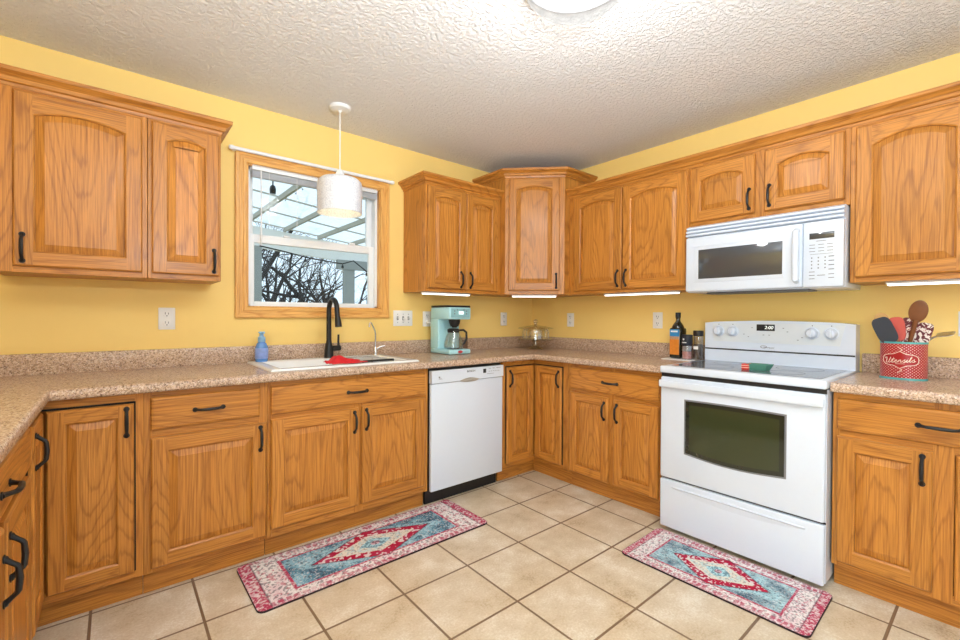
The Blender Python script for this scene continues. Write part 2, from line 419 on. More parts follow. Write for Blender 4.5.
def mk_roof():
    m, nt, b = newmat('clear_corrugated_panel'); out = nt.nodes['Material Output']
    t = N(nt, 'ShaderNodeBsdfTransparent'); t.inputs[0].default_value = (.95, .98, 1, 1)
    tr = N(nt, 'ShaderNodeBsdfTranslucent'); tr.inputs[0].default_value = (.95, .97, .98, 1)
    tc = N(nt, 'ShaderNodeTexCoord'); n = N(nt, 'ShaderNodeTexNoise', Scale=2.2, Detail=4.0); nt.links.new(tc.outputs['Object'], n.inputs['Vector'])
    r = ramp(nt, [(.35, (.6, .6, .6)), (.65, (.9, .9, .9))], n.outputs[0])
    mx = N(nt, 'ShaderNodeMixShader'); nt.links.new(r.outputs[0], mx.inputs[0]); nt.links.new(t.outputs[0], mx.inputs[1]); nt.links.new(tr.outputs[0], mx.inputs[2])
    nt.links.new(mx.outputs[0], out.inputs[0]); return m
roofm = mk_roof()
for k in range(8):
    x0 = -3.0+k*.573+.02; m = MB(); n = 12
    for j in range(n):
        xa, xb = x0+j*.55/n, x0+(j+1)*.55/n
        za, zb = rz(xa)+.10+.008*(j % 2), rz(xb)+.10+.008*((j+1) % 2)
        m.face([(xa, .15, za), (xb, .15, zb), (xb, 5.2, zb), (xa, 5.2, za)])
    PG(m, 'roof_panel', roofm)
m = MB(); hz = lambda x: 2.305-.075*(x+1.21)
m.prism([(-2.2, hz(-2.2)), (1.5, hz(1.5)), (1.5, hz(1.5)+.30), (-2.2, hz(-2.2)+.36)], .05, axis='y', o=4.98); PG(m, 'header_beam', painted)
post_m = simple('weathered_post', s2l(158, 162, 160), .75, noise=.1, nscale=8)
m = MB(); m.box(-1.36, -1.215, 4.92, 4.979, -.45, 2.33); PG(m, 'post', post_m)
m = MB(); m.box(.175, .385, 4.92, 4.979, -.45, 2.06); m.box(.05, .95, 4.90, 4.979, 2.05, 2.22); PG(m, 'post', post_m)
bark = simple('bark', (.055, .048, .045, 1), .9, noise=.3, nscale=6)
lightcable = simple('black_cable', (.01, .01, .01, 1), .6)
sl = thing('string_light', 'black cable of cafe bulbs strung under the patio cover', 'string lights', (0, 4.6, 2.3))
cab = [(-1.30, .1, .0), (-.95, .05, -.06), (-.62, 0, -.13), (-.25, 0, -.17), (.02, 0, -.19), (.22, 0, -.12), (.45, -.05, -.30), (.62, -.1, -.36), (.95, -.1, -.30)]
m = MB(); m.tube(cab, .011, 6); m.build('cable', lightcable, sl)
bulbglass = mk_clear('bulb_glass', .12, (.97, .96, .92))
def hang_bulb(parent, p, s=1):
    m = MB(); m.tube([(p[0], p[1], p[2]+.005), (p[0], p[1], p[2]-.03*s)], .005*s, 5); m.lathe([(.019*s, -.08*s), (.021*s, -.05*s), (.016*s, -.03*s), (.008*s, -.022*s)], p, 12)
    q = m.build('socket', blackplastic, parent)
    m = MB(); m.lathe([(.0, -.165*s), (.016*s, -.16*s), (.028*s, -.14*s), (.030*s, -.12*s), (.02*s, -.09*s), (.017*s, -.078*s)], p, 14); m.build('bulb', bulbglass, q)
for i in (2, 4, 6): hang_bulb(sl, cab[i], 1.0)
b2 = thing('hanging_bulb', 'clear bulb in a black socket hanging just outside the upper sash', 'bulb', (-2.108, .8, 2.165))
hang_bulb(b2, (0, 0, .085), 1.15)
m = MB(); m.tube([(0, 0, .09), (0, .02, .33), (.02, 0, .47)], .005, 5); m.build('cable', lightcable, b2)

def tree(name, label, loc, h, seed, spread=.55):
    rnd = random.Random(seed); m = MB()
    def grow(p, d, L, r, lv):
        pts = [p]; rs = [r]; q = Vector(p); dd = Vector(d)
        ns = 4 if lv < 2 else 3
        for i in range(ns):
            dd = (dd+Vector((rnd.gauss(0, .16), rnd.gauss(0, .16), rnd.gauss(.03, .12)))).normalized()
            q = q+dd*(L/ns); pts.append(q.copy()); rs.append(r*(1-.42*(i+1)/ns))
        m.tube(pts, rs, 6 if lv < 2 else 4)
        if lv >= 5: return
        nb = rnd.choice((2, 3, 3)) if lv else 4
        for j in range(nb):
            i = rnd.randint(1, ns) if j else ns
            dv = (dd*(.75)+Vector((rnd.gauss(0, spread), rnd.gauss(0, spread*.8), rnd.gauss(.12, .32)))).normalized()
            grow(pts[i], dv, L*rnd.uniform(.58, .86), rs[i]*rnd.uniform(.52, .8), lv+1)
    grow(Vector((0, 0, -.05)), Vector((rnd.gauss(0, .08), 0, 1)), h*.3, h*.022, 0)
    o = m.build(name, bark, None, loc); return tag(o, label, 'tree', 'bare trees beyond the patio')
for lab, x, y, h, s in (('bare tree framed in the middle of the lower window sash', .6, 9.5, 6.5, 3), ('bare tree rising beside the left patio post', -.55, 8.6, 6.8, 11), ('bare tree half hidden by the right patio post', 2.3, 10.0, 6.4, 5),
                        ('bare tree seen to the right of the right patio post', 3.5, 11.0, 6.6, 8), ('farther bare tree between the two patio posts, left one', .55, 13.5, 7.5, 21), ('farther bare tree just left of the right patio post', 2.1, 14.5, 7.8, 34), ('farthest bare tree behind the middle of the window', 1.5, 17.5, 8.5, 41)):
    tree('bare_tree', lab, (x, y, -.45), h, s)

# ------------------------------------------------------------------ cabinetry
TD = .02
def handle(parent, x, z, y, horiz=False, L=.108, name='handle'):
    m = MB()
    def P(a, d): return (a, -d, 0) if horiz else (0, -d, a)
    h = L/2
    m.tube([P(-h-.004, .002), P(-h+.003, .004), P(-h+.010, .012), P(-h+.020, .023), P(-h+.026, .026), P(0, .028), P(h-.026, .026), P(h-.020, .023), P(h-.010, .012), P(h-.003, .004), P(h+.004, .002)],
           [.0068, .0075, .0060, .0060, .0066, .0072, .0066, .0060, .0060, .0075, .0068], 8)
    for a in (-h, h):
        q = P(a, 0); m.lathe([(.0105, -.004), (.0105, -.0015), (.008, 0)][::1], (q[0], 0, q[2]), 12, axis='y', sy=1)
    return m.build(name, black, parent, (x, y, z))
def door(parent, x0, x1, z0, z1, arch=0, hd=None, sw=.058, y=0.0):
    """raised panel door; hd = (x, z) in cabinet coordinates"""
    w, h = x1-x0, z1-z0; c = .006; rw = sw; t = TD
    top = [] ; zc = h-rw-arch
    op = [(sw, rw), (w-sw, rw), (w-sw, zc)]
    if arch:
        n = 14; sh = .012 # small shoulder then arc
        for i in range(1, n):
            u = i/n; xx = w-sw-(w-2*sw)*u; op.append((xx, zc+arch*(1-(2*u-1)**2)))
    op.append((sw, zc))
    m = MB(); B = m.bm
    fy = -t
    def q(pts, yy, mi): m.face([(a, yy, b) for a, b in pts], mi)
    q([(c, c), (sw, c), (sw, h-c), (c, h-c)], fy, 0); q([(w-sw, c), (w-c, c), (w-c, h-c), (w-sw, h-c)], fy, 0)
    q([(sw, c), (w-sw, c), (w-sw, rw), (sw, rw)], fy, 1)
    tp = op[2:]
    for a, b in zip(tp, tp[1:]): q([(a[0], a[1]), (a[0], h-c), (b[0], h-c), (b[0], b[1])], fy, 1)
    ro, ri = [(0, 0), (w, 0), (w, h), (0, h)], [(c, c), (w-c, c), (w-c, h-c), (c, h-c)]
    for i in range(4):
        j = (i+1) % 4; mi = 1 if i % 2 == 0 else 0
        m.face([(ro[i][0], fy+c, ro[i][1]), (ro[j][0], fy+c, ro[j][1]), (ri[j][0], fy, ri[j][1]), (ri[i][0], fy, ri[i][1])], mi)
        m.face([(ro[i][0], -.001, ro[i][1]), (ro[j][0], -.001, ro[j][1]), (ro[j][0], fy+c, ro[j][1]), (ro[i][0], fy+c, ro[i][1])], mi)
    m.face([(a, -.001, b) for a, b in ro], 0)
    l1 = offset_poly(op, .006)
    n = len(op)
    for i in range(n):
        j = (i+1) % n; mi = 1 if (i == 0 or i >= 2) and i != n-1 else 0
        m.face([(op[i][0], fy, op[i][1]), (op[j][0], fy, op[j][1]), (l1[j][0], fy+.004, l1[j][1]), (l1[i][0], fy+.004, l1[i][1])], mi)
        m.face([(l1[i][0], fy+.004, l1[i][1]), (l1[j][0], fy+.004, l1[j][1]), (l1[j][0], fy+.013, l1[j][1]), (l1[i][0], fy+.013, l1[i][1])], mi)
    bmesh.ops.remove_doubles(B, verts=B.verts, dist=1e-5)
    d = m.build('door', [oak_z, oak_x], parent, (x0, y, z0), smooth=False)
    p = MB(); l2 = offset_poly(op, .0065); l3 = offset_poly(op, .011); l4 = offset_poly(op, .034)
    lv = [(l2, fy+.0125), (l3, fy+.0115), (l4, fy+.0035), (offset_poly(op, .0355), fy+.002)]
    V = [[p.bm.verts.new((a, yy, b)) for a, b in L] for L, yy in lv]
    for A, Bq in zip(V, V[1:]):
        for i in range(n): p.bm.faces.new([A[i], A[(i+1) % n], Bq[(i+1) % n], Bq[i]])
    p.bm.faces.new(V[-1])
    p.build('panel', oak_z, d, smooth=False)
    if hd: handle(d, hd[0]-x0, hd[1]-z0, -t)
    return d
def drawer(parent, x0, x1, z0, z1, hx=None, L=.108):
    w, h = x1-x0, z1-z0; m = MB(); t = TD
    lv = [(0, -.001), (0, -t+.008), (.004, -t+.003), (.012, -t+.0015), (.0125, -t)]
    V = [[m.bm.verts.new(p) for p in ((i, y, i), (w-i, y, i), (w-i, y, h-i), (i, y, h-i))] for i, y in lv]
    for A, B in zip(V, V[1:]):
        for i in range(4): m.bm.faces.new([A[i], A[(i+1) % 4], B[(i+1) % 4], B[i]])
    m.bm.faces.new(V[-1]); m.bm.faces.new(V[0][::-1])
    d = m.build('drawer', oak_x, parent, (x0, 0, z0), smooth=False)
    handle(d, (w/2 if hx is None else hx-x0), h/2, -t, True, L)
    return d
def face_frame(parent, w, z0, z1, stiles, rails):
    m = MB()
    for a, b in stiles: m.box(a, b, 0, .02, z0, z1, 0, .0012, 1)
    for a, b, c, d in rails: m.box(a, b, 0.0004, .02, c, d, 1)
    return m.build('face_frame', [oak_z, oak_x], parent, smooth=False)
def base_cab(name, label, loc, rotz, w, stiles, rails, depth=.597, ztop=.877):
    t = thing(name, label, 'cabinet', loc, rotz, 'oak base cabinets')
    m = MB(); m.box(.001, w-.001, .021, depth, .106, ztop, 0); m.build('carcass', oak_s, t, smooth=False)
    face_frame(t, w, .106, .877, stiles, rails)
    m = MB(); m.box(.001, w-.001, .05, .066, .001, .1055, 0); m.build('toe_kick', oak_x, t, smooth=False)
    return t
RW, RS, RL = 0, -PI/2, PI/2
# drawer base left of the sink base:  x -2.97 .. -2.49
t = base_cab('base_cabinet', 'oak base cabinet with one drawer and one door, left of the sink cabinet', (-2.975, -.60, 0), RW, .482, [(0, .03), (.445, .482)], [(.03, .445, .845, .877), (.03, .445, .675, .715), (.03, .445, .106, .14)])
drawer(t, .024, .447, .714, .851); door(t, .024, .474, .126, .680, 0, (.447, .608))
# sink base
t = base_cab('sink_base_cabinet', 'wide oak cabinet under the sink with a false drawer and two doors', (-2.492, -.60, 0), RW, .928, [(0, .02), (.445, .50), (.898, .928)], [(.02, .898, .845, .877), (.02, .898, .675, .715), (.02, .898, .106, .15)], ztop=.745)
drawer(t, .013, .902, .714, .851); door(t, .013, .466, .148, .690, 0, (.440, .615)); door(t, .484, .900, .148, .696, 0, (.510, .620))
# base right of the corner (stove wall)
t = base_cab('base_cabinet', 'oak base cabinet with one drawer over two doors, between corner and stove', (-.60, -.925, 0), RS, .722, [(0, .035), (.338, .385), (.68, .722)], [(.035, .68, .842, .877), (.035, .68, .672, .712), (.035, .68, .106, .14)])
drawer(t, .030, .682, .702, .847); door(t, .031, .340, .124, .676, 0, (.313, .588), .05); door(t, .381, .683, .128, .672, 0, (.408, .588), .05)
# base right of the stove
t = base_cab('base_cabinet', 'oak base cabinet under the utensil tin, right of the stove', (-.60, -2.418, 0), RS, .67, [(0, .025), (.312, .372), (.635, .67)], [(.025, .635, .845, .877), (.025, .635, .680, .714), (.025, .635, .106, .14)])
drawer(t, .017, .645, .712, .849, None, .118); door(t, .017, .314, .130, .682, 0, (.285, .605)); door(t, .375, .648, .130, .682, 0, (.402, .605))
# left run by the camera
t = base_cab('base_cabinet', 'oak base cabinet at the left edge with a drawer over two doors', (-3.29, -1.715, 0), RL, .79, [(0, .02), (.335, .38), (.77, .79)], [(.02, .77, .845, .877), (.02, .77, .675, .715), (.02, .77, .106, .14)])
drawer(t, .012, .78, .714, .843, .345); door(t, .012, .342, .13, .690, 0, (.316, .566)); door(t, .374, .78, .13, .690, 0, (.400, .590))
gap_dark = simple('black_gap_strip', (.006, .006, .006, 1), .8)  # black strips stand in for the darkness of the gap around the folding doors
# corner cabinets: L-shaped lazy susans with a folding pair of doors
def corner_cab(label, loc, flip, aw, al):
    """inner corner of the face frames at loc; W arm along local x of length aw, other arm along local -y (al)"""
    t = thing('corner_cabinet', label, 'cabinet', loc, 0, 'oak base cabinets')
    s = -1 if not flip else 1          # W arm extends to s*x
    d = .597
    def pr(m, x0, x1, y0, y1, z0, z1, mi=0): m.box(min(x0, x1), max(x0, x1), y0, y1, z0, z1, mi)
    m = MB(); pr(m, -s*d, s*(aw-.001), .021, d, .106, .877); pr(m, -s*.021, -s*d, -(al-.001), .0205, .106, .877); m.build('carcass', oak_s, t, smooth=False)
    m = MB()
    pr(m, s*(aw-.028), s*aw, 0, .02, .106, .877, 0); pr(m, -s*.02, s*(aw-.028), 0.0004, .02, .843, .877, 1); pr(m, -s*.02, s*(aw-.028), .0004, .02, .106, .138, 1)
    m.build('face_frame', [oak_z, oak_x], t, smooth=False)
    m = MB()
    pr(m, -s*.02, 0, -al, -(al-.045), .106, .877, 0); pr(m, -s*.02, -s*.0004, -(al-.045), -.0005, .843, .877, 1); pr(m, -s*.02, -s*.0004, -(al-.045), -.0005, .106, .138, 1)
    m.build('side_face_frame', [oak_z, oak_y], t, smooth=False)
    m = MB(); pr(m, -s*.066, s*(aw-.001), .05, .066, .001, .1055, 1); m.build('toe_kick', [oak_z, oak_x], t, smooth=False)
    m = MB(); pr(m, -s*.05, -s*.066, -(al-.001), .0495, .001, .1055, 1); m.build('toe_kick', [oak_z, oak_y], t, smooth=False)
    m = MB()
    e = aw-.025
    pr(m, 0, s*e, -.006, -.0005, .836, .842); pr(m, s*(e-.005), s*e, -.006, -.0005, .138, .836)
    f = al-.040
    pr(m, s*.006, s*.0005, -f, -.006, .836, .842); pr(m, s*.006, s*.0005, -f, -(f-.005), .138, .836)
    m.build('gap_strip', gap_dark, t, smooth=False)
    if not flip:
        door(t, -(e-.006), -.024, .136, .834, 0, (-(e-.006)+.024, .752), .048)
        piv = thing('folding_leaf', None, None); piv.parent = t; piv.rotation_euler = (0, 0, -PI/2)
        C.objects.unlink(piv); bpy.data.objects.remove(piv)
        d2 = door(t, 0, f-.006-.024, .136, .834, 0, (f-.03-.024, .752), .048)
        d2.location = (0, -.024, .136); d2.rotation_euler = (0, 0, -PI/2)
    else:
        door(t, .024, e-.006, .136, .834, 0, (e-.006-.024, .762), .05)
        d2 = door(t, 0, f-.006-.024, .136, .834, 0, (.030, .742), .05)
        d2.location = (0, -(f-.006), .136); d2.rotation_euler = (0, 0, PI/2)
    return t
corner_cab('oak corner cabinet with folding doors between dishwasher and stove run', (-.60, -.60, 0), False, .328, .325)
corner_cab('oak corner cabinet with a black-edged folding door, left of the drawer cabinet', (-3.29, -.60, 0), True, .315, .325)

# countertops
def edge_prof(fr, zb=.878, zt=.918):
    return [(-.02, zb), (fr-.006, zb), (fr, zb+.008), (fr, zt-.016), (fr-.004, zt-.006), (fr-.012, zt), (-.02, zt)]
ct = thing('countertop', 'beige speckled laminate countertop running left from the stove under the window', 'countertop', (-2, -.3, .878))
m = MB()
LXF = -3.252; CF = -.645
SX0, SX1, SY0, SY1 = -2.43, -1.655, -.545, -.10     # sink cut-out
z0, z1 = .878, .918; fi = .012
m.box(XL+.001, SX0, CF+fi, -.021, z0, z1); m.box(SX1, -.021, CF+fi, -.021, z0, z1); m.box(SX0, SX1, CF+fi, SY0, z0, z1); m.box(SX0, SX1, SY1, -.021, z0, z1)
m.box(XL+.001, LXF-fi, -1.72, CF+fi, z0, z1); m.box(CF+fi, -.021, -1.652, CF+fi, z0, z1)
m.sweep([(LXF-fi, -1.72), (LXF-fi, CF+fi), (CF+fi, CF+fi), (CF+fi, -1.652)], [(0, z0), (fi-.004, z0), (fi, z0+.006), (fi, z1-.012), (fi-.003, z1-.004), (fi-.009, z1), (0, z1)])
top = m.build('worktop', laminate, ct, (2, .3, -.878), ang=60)
m = MB(); m.box(XL+.001, -.001, -.021, -.001, z1-.002, 1.016, 0, .004); m.box(-.021, -.001, -1.640, -.0215, z1-.002, 1.016, 0, .004); m.box(XL+.001, XL+.021, -1.72, -.0215, z1-.002, 1.016, 0, .004)
m.build('backsplash', laminate, ct, (2, .3, -.878))
c2 = thing('countertop', 'short piece of speckled countertop right of the stove under the utensil tin', 'countertop', (-.3, -2.75, .878))
m = MB(); m.box(CF+fi, -.021, -3.095, -2.416, z0, z1); m.sweep([(CF+fi, -2.416), (CF+fi, -3.095)], [(0, z0), (fi-.004, z0), (fi, z0+.006), (fi, z1-.012), (fi-.003, z1-.004), (fi-.009, z1), (0, z1)])
m.build('worktop', laminate, c2, (.3, 2.75, -.878), ang=60)
m = MB(); m.box(-.021, -.001, -3.095, -2.420, z1-.002, 1.016, 0, .004); m.build('backsplash', laminate, c2, (.3, 2.75, -.878))

# uppers
UB, UT = 1.375, 2.135
def upper_cab(label, loc, rotz, w, zt, stiles, rails, depth=.303, z0=UB):
    t = thing('wall_cabinet', label, 'cabinet', (loc[0], loc[1], z0), rotz, 'oak wall cabinets')
    m = MB(); m.box(.0005, w-.0005, .021, depth, 0, zt-z0, 0); m.build('carcass', oak_s, t, smooth=False)
    face_frame(t, w, 0, zt-z0, stiles, [(a, b, c-z0, d-z0) for a, b, c, d in rails])
    return t
def udoor(t, a, b, z0, z1, arch, hd, zb=UB): return door(t, a, b, z0-zb, z1-zb, arch, (hd[0], hd[1]-zb))
t = upper_cab('wide oak wall cabinet at the far left, its pull at lower left', (-3.452, -.305), RW, .505, UT, [(0, .065), (.484, .505)], [(.065, .484, UB, 1.40), (.065, .484, 2.105, UT)])
udoor(t, .067, .486, 1.400, 2.118, .030, (.094, 1.475))
t = upper_cab('narrow oak wall cabinet left of the window, its pull at lower right', (-2.945, -.305), RW, .302, UT, [(0, .02), (.282, .302)], [(.02, .282, UB, 1.40), (.02, .282, 2.105, UT)])
udoor(t, .014, .293, 1.400, 2.118, .022, (.268, 1.475))
t = upper_cab('double-door oak wall cabinet right of the window, above the coffee maker', (-1.397, -.305), RW, .706, UT, [(0, .03), (.335, .365), (.655, .706)], [(.03, .655, UB, 1.40), (.03, .655, 2.105, UT)])
udoor(t, .012, .349, 1.398, 2.118, .024, (.300, 1.47)); udoor(t, .353, .668, 1.398, 2.118, .024, (.388, 1.47))
t = upper_cab('double-door oak wall cabinet between the corner cabinet and the microwave', (-.305, -.691), RS, .943, UT, [(0, .06), (.465, .495), (.923, .943)], [(.06, .923, UB, 1.40), (.06, .923, 2.105, UT)])
udoor(t, .057, .475, 1.398, 2.118, .030, (.448, 1.475)); udoor(t, .484, .932, 1.398, 2.118, .034, (.514, 1.475))
t = upper_cab('short double-door oak cabinet directly above the microwave', (-.305, -1.635), RS, .78, UT, [(0, .02), (.355, .425), (.755, .78)], [(.02, .755, 1.757, 1.80), (.02, .755, 2.105, UT)], z0=1.757)
udoor(t, .010, .366, 1.787, 2.118, .028, (.341, 1.868), 1.757); udoor(t, .414, .760, 1.787, 2.118, .028, (.440, 1.868), 1.757)
t = upper_cab('large oak wall cabinet right of the microwave, above the utensil tin', (-.305, -2.416), RS, .84, UT, [(0, .025), (.405, .425), (.81, .84)], [(.025, .81, UB, 1.40), (.025, .81, 2.105, UT)])
udoor(t, .020, .412, 1.400, 2.118, .04, (.385, 1.475)); udoor(t, .420, .815, 1.400, 2.118, .04, (.445, 1.475))
# diagonal corner
A = .69; D = .36; DT = 2.303
dc = thing('corner_wall_cabinet', 'taller diagonal oak wall cabinet in the corner of the room', 'cabinet', (-.0, -.0, UB), 0, 'oak wall cabinets')
m = MB(); k = .02/math.sqrt(2)
m.prism([(-.001, -.001), (-A+.001, -.001), (-A+.001, -D), (-A+k, -D+k*.2), (-D+k*.2, -A+k), (-D, -A+.001), (-.001, -A+.001)], DT-UB, axis='z')
m.build('carcass', oak_s, dc, smooth=False)
fw = (A-D)*math.sqrt(2)
ff = face_frame(dc, fw, 0, DT-UB, [(0, .03), (fw-.045, fw)], [(.03, fw-.045, 0, .03), (.03, fw-.045, DT-UB-.025, DT-UB)])
ff.location = (-A, -D, 0); ff.rotation_euler = (0, 0, -PI/4)
d = door(dc, .030, fw-.040, .030, DT-UB-.018, .030, (fw-.066, .105)); 
off = Vector((math.cos(-PI/4), math.sin(-PI/4)))*.030; d.location = (-A+off.x, -D+off.y, .030); d.rotation_euler = (0, 0, -PI/4)
# crowns
def crown_prof(zb): return [(-.02, zb-.005), (.004, zb-.005), (.006, zb+.008), (.016, zb+.012), (.022, zb+.026), (.038, zb+.040), (.046, zb+.044), (.047, zb+.060), (-.02, zb+.060)]
def crown(path, zb, parent=None, mats=oak_x, shift=(0, 0, 0)):
    m = MB(); m.sweep(path, crown_prof(zb)); return m.build('crown_molding', mats, parent, shift, ang=25)
c = crown([(-3.454, -.001), (-3.454, -.305), (-2.643, -.305), (-2.643, -.001)], 2.136); tag(c, 'oak crown molding over the two wall cabinets left of the window', 'molding')
c = crown([(-1.397, -.001), (-1.397, -.305), (-A-.001, -.305)], 2.136); tag(c, 'oak crown molding over the cabinet right of the window', 'molding')
c = crown([(-.305, -A-.001), (-.305, -3.256)], 2.136, mats=oak_y); tag(c, 'long oak crown molding running over the stove wall cabinets', 'molding')
c = crown([(-A, -.001), (-A, -D), (-D, -A), (-.001, -A)], DT-.005); tag(c, 'raised oak crown molding around the diagonal corner cabinet', 'molding')
# under-cabinet lights
bar_m = emit('under_cabinet_diffuser', (1, .96, .88), 2.4)
def bar(label, p, rotz, L):
    o = thing('under_cabinet_light', label, 'light bar', (p[0], p[1], UB-.0165), rotz, 'under-cabinet light bars')
    m = MB(); m.box(-L/2, L/2, -.024, .024, .006, .016, 0, .002); m.build('housing', white_plate, o)
    m = MB(); m.box(-L/2+.006, L/2-.006, -.019, .019, -.002, .007, 0, .002); m.build('diffuser', bar_m, o)
bar('slim white light bar under the cabinet above the coffee maker', (-1.17, -.245), 0, .42)
bar('slim white light bar under the diagonal corner cabinet', (-.475, -.475), -PI/4, .36)
bar('slim white light bar under the cabinet between corner and microwave', (-.235, -1.26), -PI/2, .56)
bar('slim white light bar under the cabinet right of the microwave', (-.235, -2.80), -PI/2, .52)

# ------------------------------------------------------------------ appliances
# dishwasher
dw = thing('dishwasher', 'white built-in dishwasher between the sink cabinet and the corner', 'dishwasher', (-1.2525, -.60, 0))
hw = .3015
m = MB(); m.box(-hw, hw, .0, .57, .10, .868); m.build('tub', blackplastic, dw)
m = MB(); m.box(-hw, hw, .045, .06, .002, .10); m.build('kick_plate', blackplastic, dw)
m = MB(); m.box(-hw, hw, -.026, -.001, .100, .775, 0, .005); m.build('door_panel', white, dw)
m = MB()
n = 20; pts = [(-hw, .858), (-hw, .779)]
for i in range(n+1):
    u = i/n; pts.append((-.085+.17*u, .779+.0*u + (.016*math.sin(PI*u) if 0 < u < 1 else 0)))
pts += [(hw, .779), (hw, .858)]
m.prism(pts, .031, axis='y', o=-.032); m.build('control_panel', white, dw, ang=50)
m = MB(); m.lathe([(0, -.02), (.075, -.012), (.082, -.003)], (0, -.02, .779), 24, axis='y', sy=.17); m.build('pocket_handle', simple('handle_recess', (.36, .33, .29, 1), .5), dw)
m = MB(); m.box(.115, .140, -.0335, -.032, .815, .843)
m.build('display', blackplastic, dw)
m = MB()
for i, x in enumerate((.165, .185, .205, .225)): m.box(x, x+.009, -.0333, -.032, .822, .825)
for x in (.165, .2, .235, .255): m.box(x, x+.018, -.0333, -.032, .842, .8445)
m.box(.15, .21, -.0333, -.032, .806, .808); m.box(.245, .262, -.0333, -.032, .822, .824); m.box(-.25, -.222, -.0333, -.032, .802, .8035); m.box(-.25, -.228, -.0333, -.032, .808, .8095); m.box(-.25, -.24, -.0333, -.032, .812, .82)
m.build('buttons', greyline, dw, smooth=False)
lettering('BOSCH', .017, blackplastic, dw, (.01, -.0325, .836), bold=.25)
# microwave
mw = thing('microwave', 'white over-the-range microwave mounted above the stove', 'microwave', (-.352, -1.650, 1.352), RS)
W = .758; HH = .402
m = MB(); m.box(0, W, 0, .349, .0, HH, 0, .004); m.build('body', white, mw)
m = MB(); m.box(.10, W-.15, .03, .18, -.010, -.0005, 0, .002); m.build('underside_vent', simple('vent_grey', (.12, .13, .15, 1), .4), mw)
m = MB()
for k in range(3):
    z = HH-.066+k*.021
    m.prism([(-.026+.004*k, z), (-.034+.004*k, z+.004), (-.032+.004*k, z+.013), (-.016+.003*k, z+.0195), (-.0005, z+.0195), (-.0005, z)], W-.002, axis='x', o=.001)
m.build('vent_grille', white, mw)
m = MB(); dx = .596
m.box(.001, dx-.002, -.036, -.0005, .004, HH-.072, 0, .010, 3); dm = m.build('door', white, mw)
m = MB(); m.box(.055, .515, -.0385, -.034, .058, .272, 0, .003); m.build('window_surround', white, dm)
m = MB(); m.box(.080, .508, -.0405, -.038, .078, .250, 0, .002); m.build('window', dark_glass, dm)
m = MB(); m.tube([(.570, -.034, .036), (.570, -.058, .046), (.570, -.062, .165), (.570, -.058, .285), (.570, -.034, .297)], [.013, .015, .016, .015, .013], 12); m.build('handle', white, dm)
m = MB(); m.box(dx, W-.001, -.034, -.0005, .004, HH-.072, 0, .005); cpn = m.build('control_panel', white, mw)
m = MB(); m.box(.622, .722, -.036, -.0335, .242, .272, 0, .001); m.build('display', dark_glass, cpn)
m = MB()
for r in range(3):
    for cc in range(3): m.box(.622+cc*.036, .622+cc*.036+.024, -.0348, -.0336, .212-r*.016, .2145-r*.016)
m.box(.650, .690, -.0348, -.0336, .230, .2325)
for r in range(4):
    for cc in range(3): m.box(.630+cc*.027, .630+cc*.027+.005, -.0348, -.0336, .146-r*.017, .152-r*.017)
    m.box(.700, .722, -.0348, -.0336, .150-r*.021, .154-r*.021)
for r in range(3):
    m.box(.622, .645, -.0348, -.0336, .078-r*.017, .081-r*.017)
    if r < 2: m.box(.700, .722, -.0348, -.0336, .064-r*.018, .067-r*.018)
m.box(.655, .687, -.0348, -.0336, .060, .063); m.box(.625, .718, -.0348, -.0336, .166, .1675)
m.build('keypad', greyline, cpn, smooth=False)
# range
rg = thing('range', 'white freestanding electric range with dark glass oven window between two oak base cabinets', 'stove', (-.662, -1.656, 0), RS)
W = .755
m = MB(); m.box(0, W, .0, .640, .03, .886); m.build('body', white, rg)
m = MB(); m.box(.03, W-.03, .05, .60, .001, .03); m.build('base', blackplastic, rg)
m = MB(); m.box(-.002, W+.002, -.030, .642, .890, .928, 0, .008, 3); ck = m.build('cooktop', white, rg)
m = MB(); m.box(.035, W-.030, .030, .525, .9275, .9297, 0, .0008, 1); m.build('glass_surface', hobglass, ck)
for (x, y, r) in ((.20, .17, .105), (.55, .17, .08), (.20, .40, .08), (.55, .40, .105)):
    m = MB(); m.lathe([(r, 0), (r, .0003), (r-.003, .0003), (r-.003, 0), (r, 0)], (x, y, .9298), 40); m.build('burner_ring', greyline, ck)
m = MB(); m.box(.002, W-.002, -.026, .0, .302, .868, 0, .010, 3); od = m.build('oven_door', white, rg)
def ovwin(m, i, y, d):
    a, b, z0, z1 = .142+i, .607-i, .462+i, .752-i
    n = 12; pts = [(a, z1), (a, z0)] + [(a+(b-a)*k/n, z0-.018*math.sin(PI*k/n)) for k in range(1, n)] + [(b, z0), (b, z1)] + [(b-(b-a)*k/n, z1+.004*math.sin(PI*k/n)) for k in range(1, n)]
    m.prism(pts, d, axis='y', o=y)
m = MB(); ovwin(m, -.004, -.0272, .002); m.build('window_trim', seam, od, smooth=False)
m = MB(); ovwin(m, .004, -.0288, .002); m.build('window', ovenglass, od, smooth=False)
m = MB(); ovwin(m, .024, -.0294, .001); m.build('inner_pane', simple('oven_glass_inner', (.036, .047, .020, 1), .05, spec=.75), od, smooth=False)
m = MB(); m.box(.003, W-.003, -.052, -.038, .812, .852, 0, .007, 3)
for x in (.006, W-.046): m.box(x, x+.04, -.05, -.024, .816, .848, 0, .004)
m.build('handle', white, od)
m = MB(); m.box(.001, W-.001, -.012, .0, .868, .890); m.build('vent_slot', blackplastic, rg)
m = MB(); m.box(.002, W-.002, -.024, .0, .024, .292, 0, .008, 3); dr = m.build('storage_drawer', white, rg)
m = MB()
n = 16; top_, bot_ = [], []
for k in range(n+1):
    u = k/n; x = .07+(W-.14)*u; top_.append((x, .252+.0*u)); bot_.append((x, .252-.030*math.sin(PI*u)**.8))
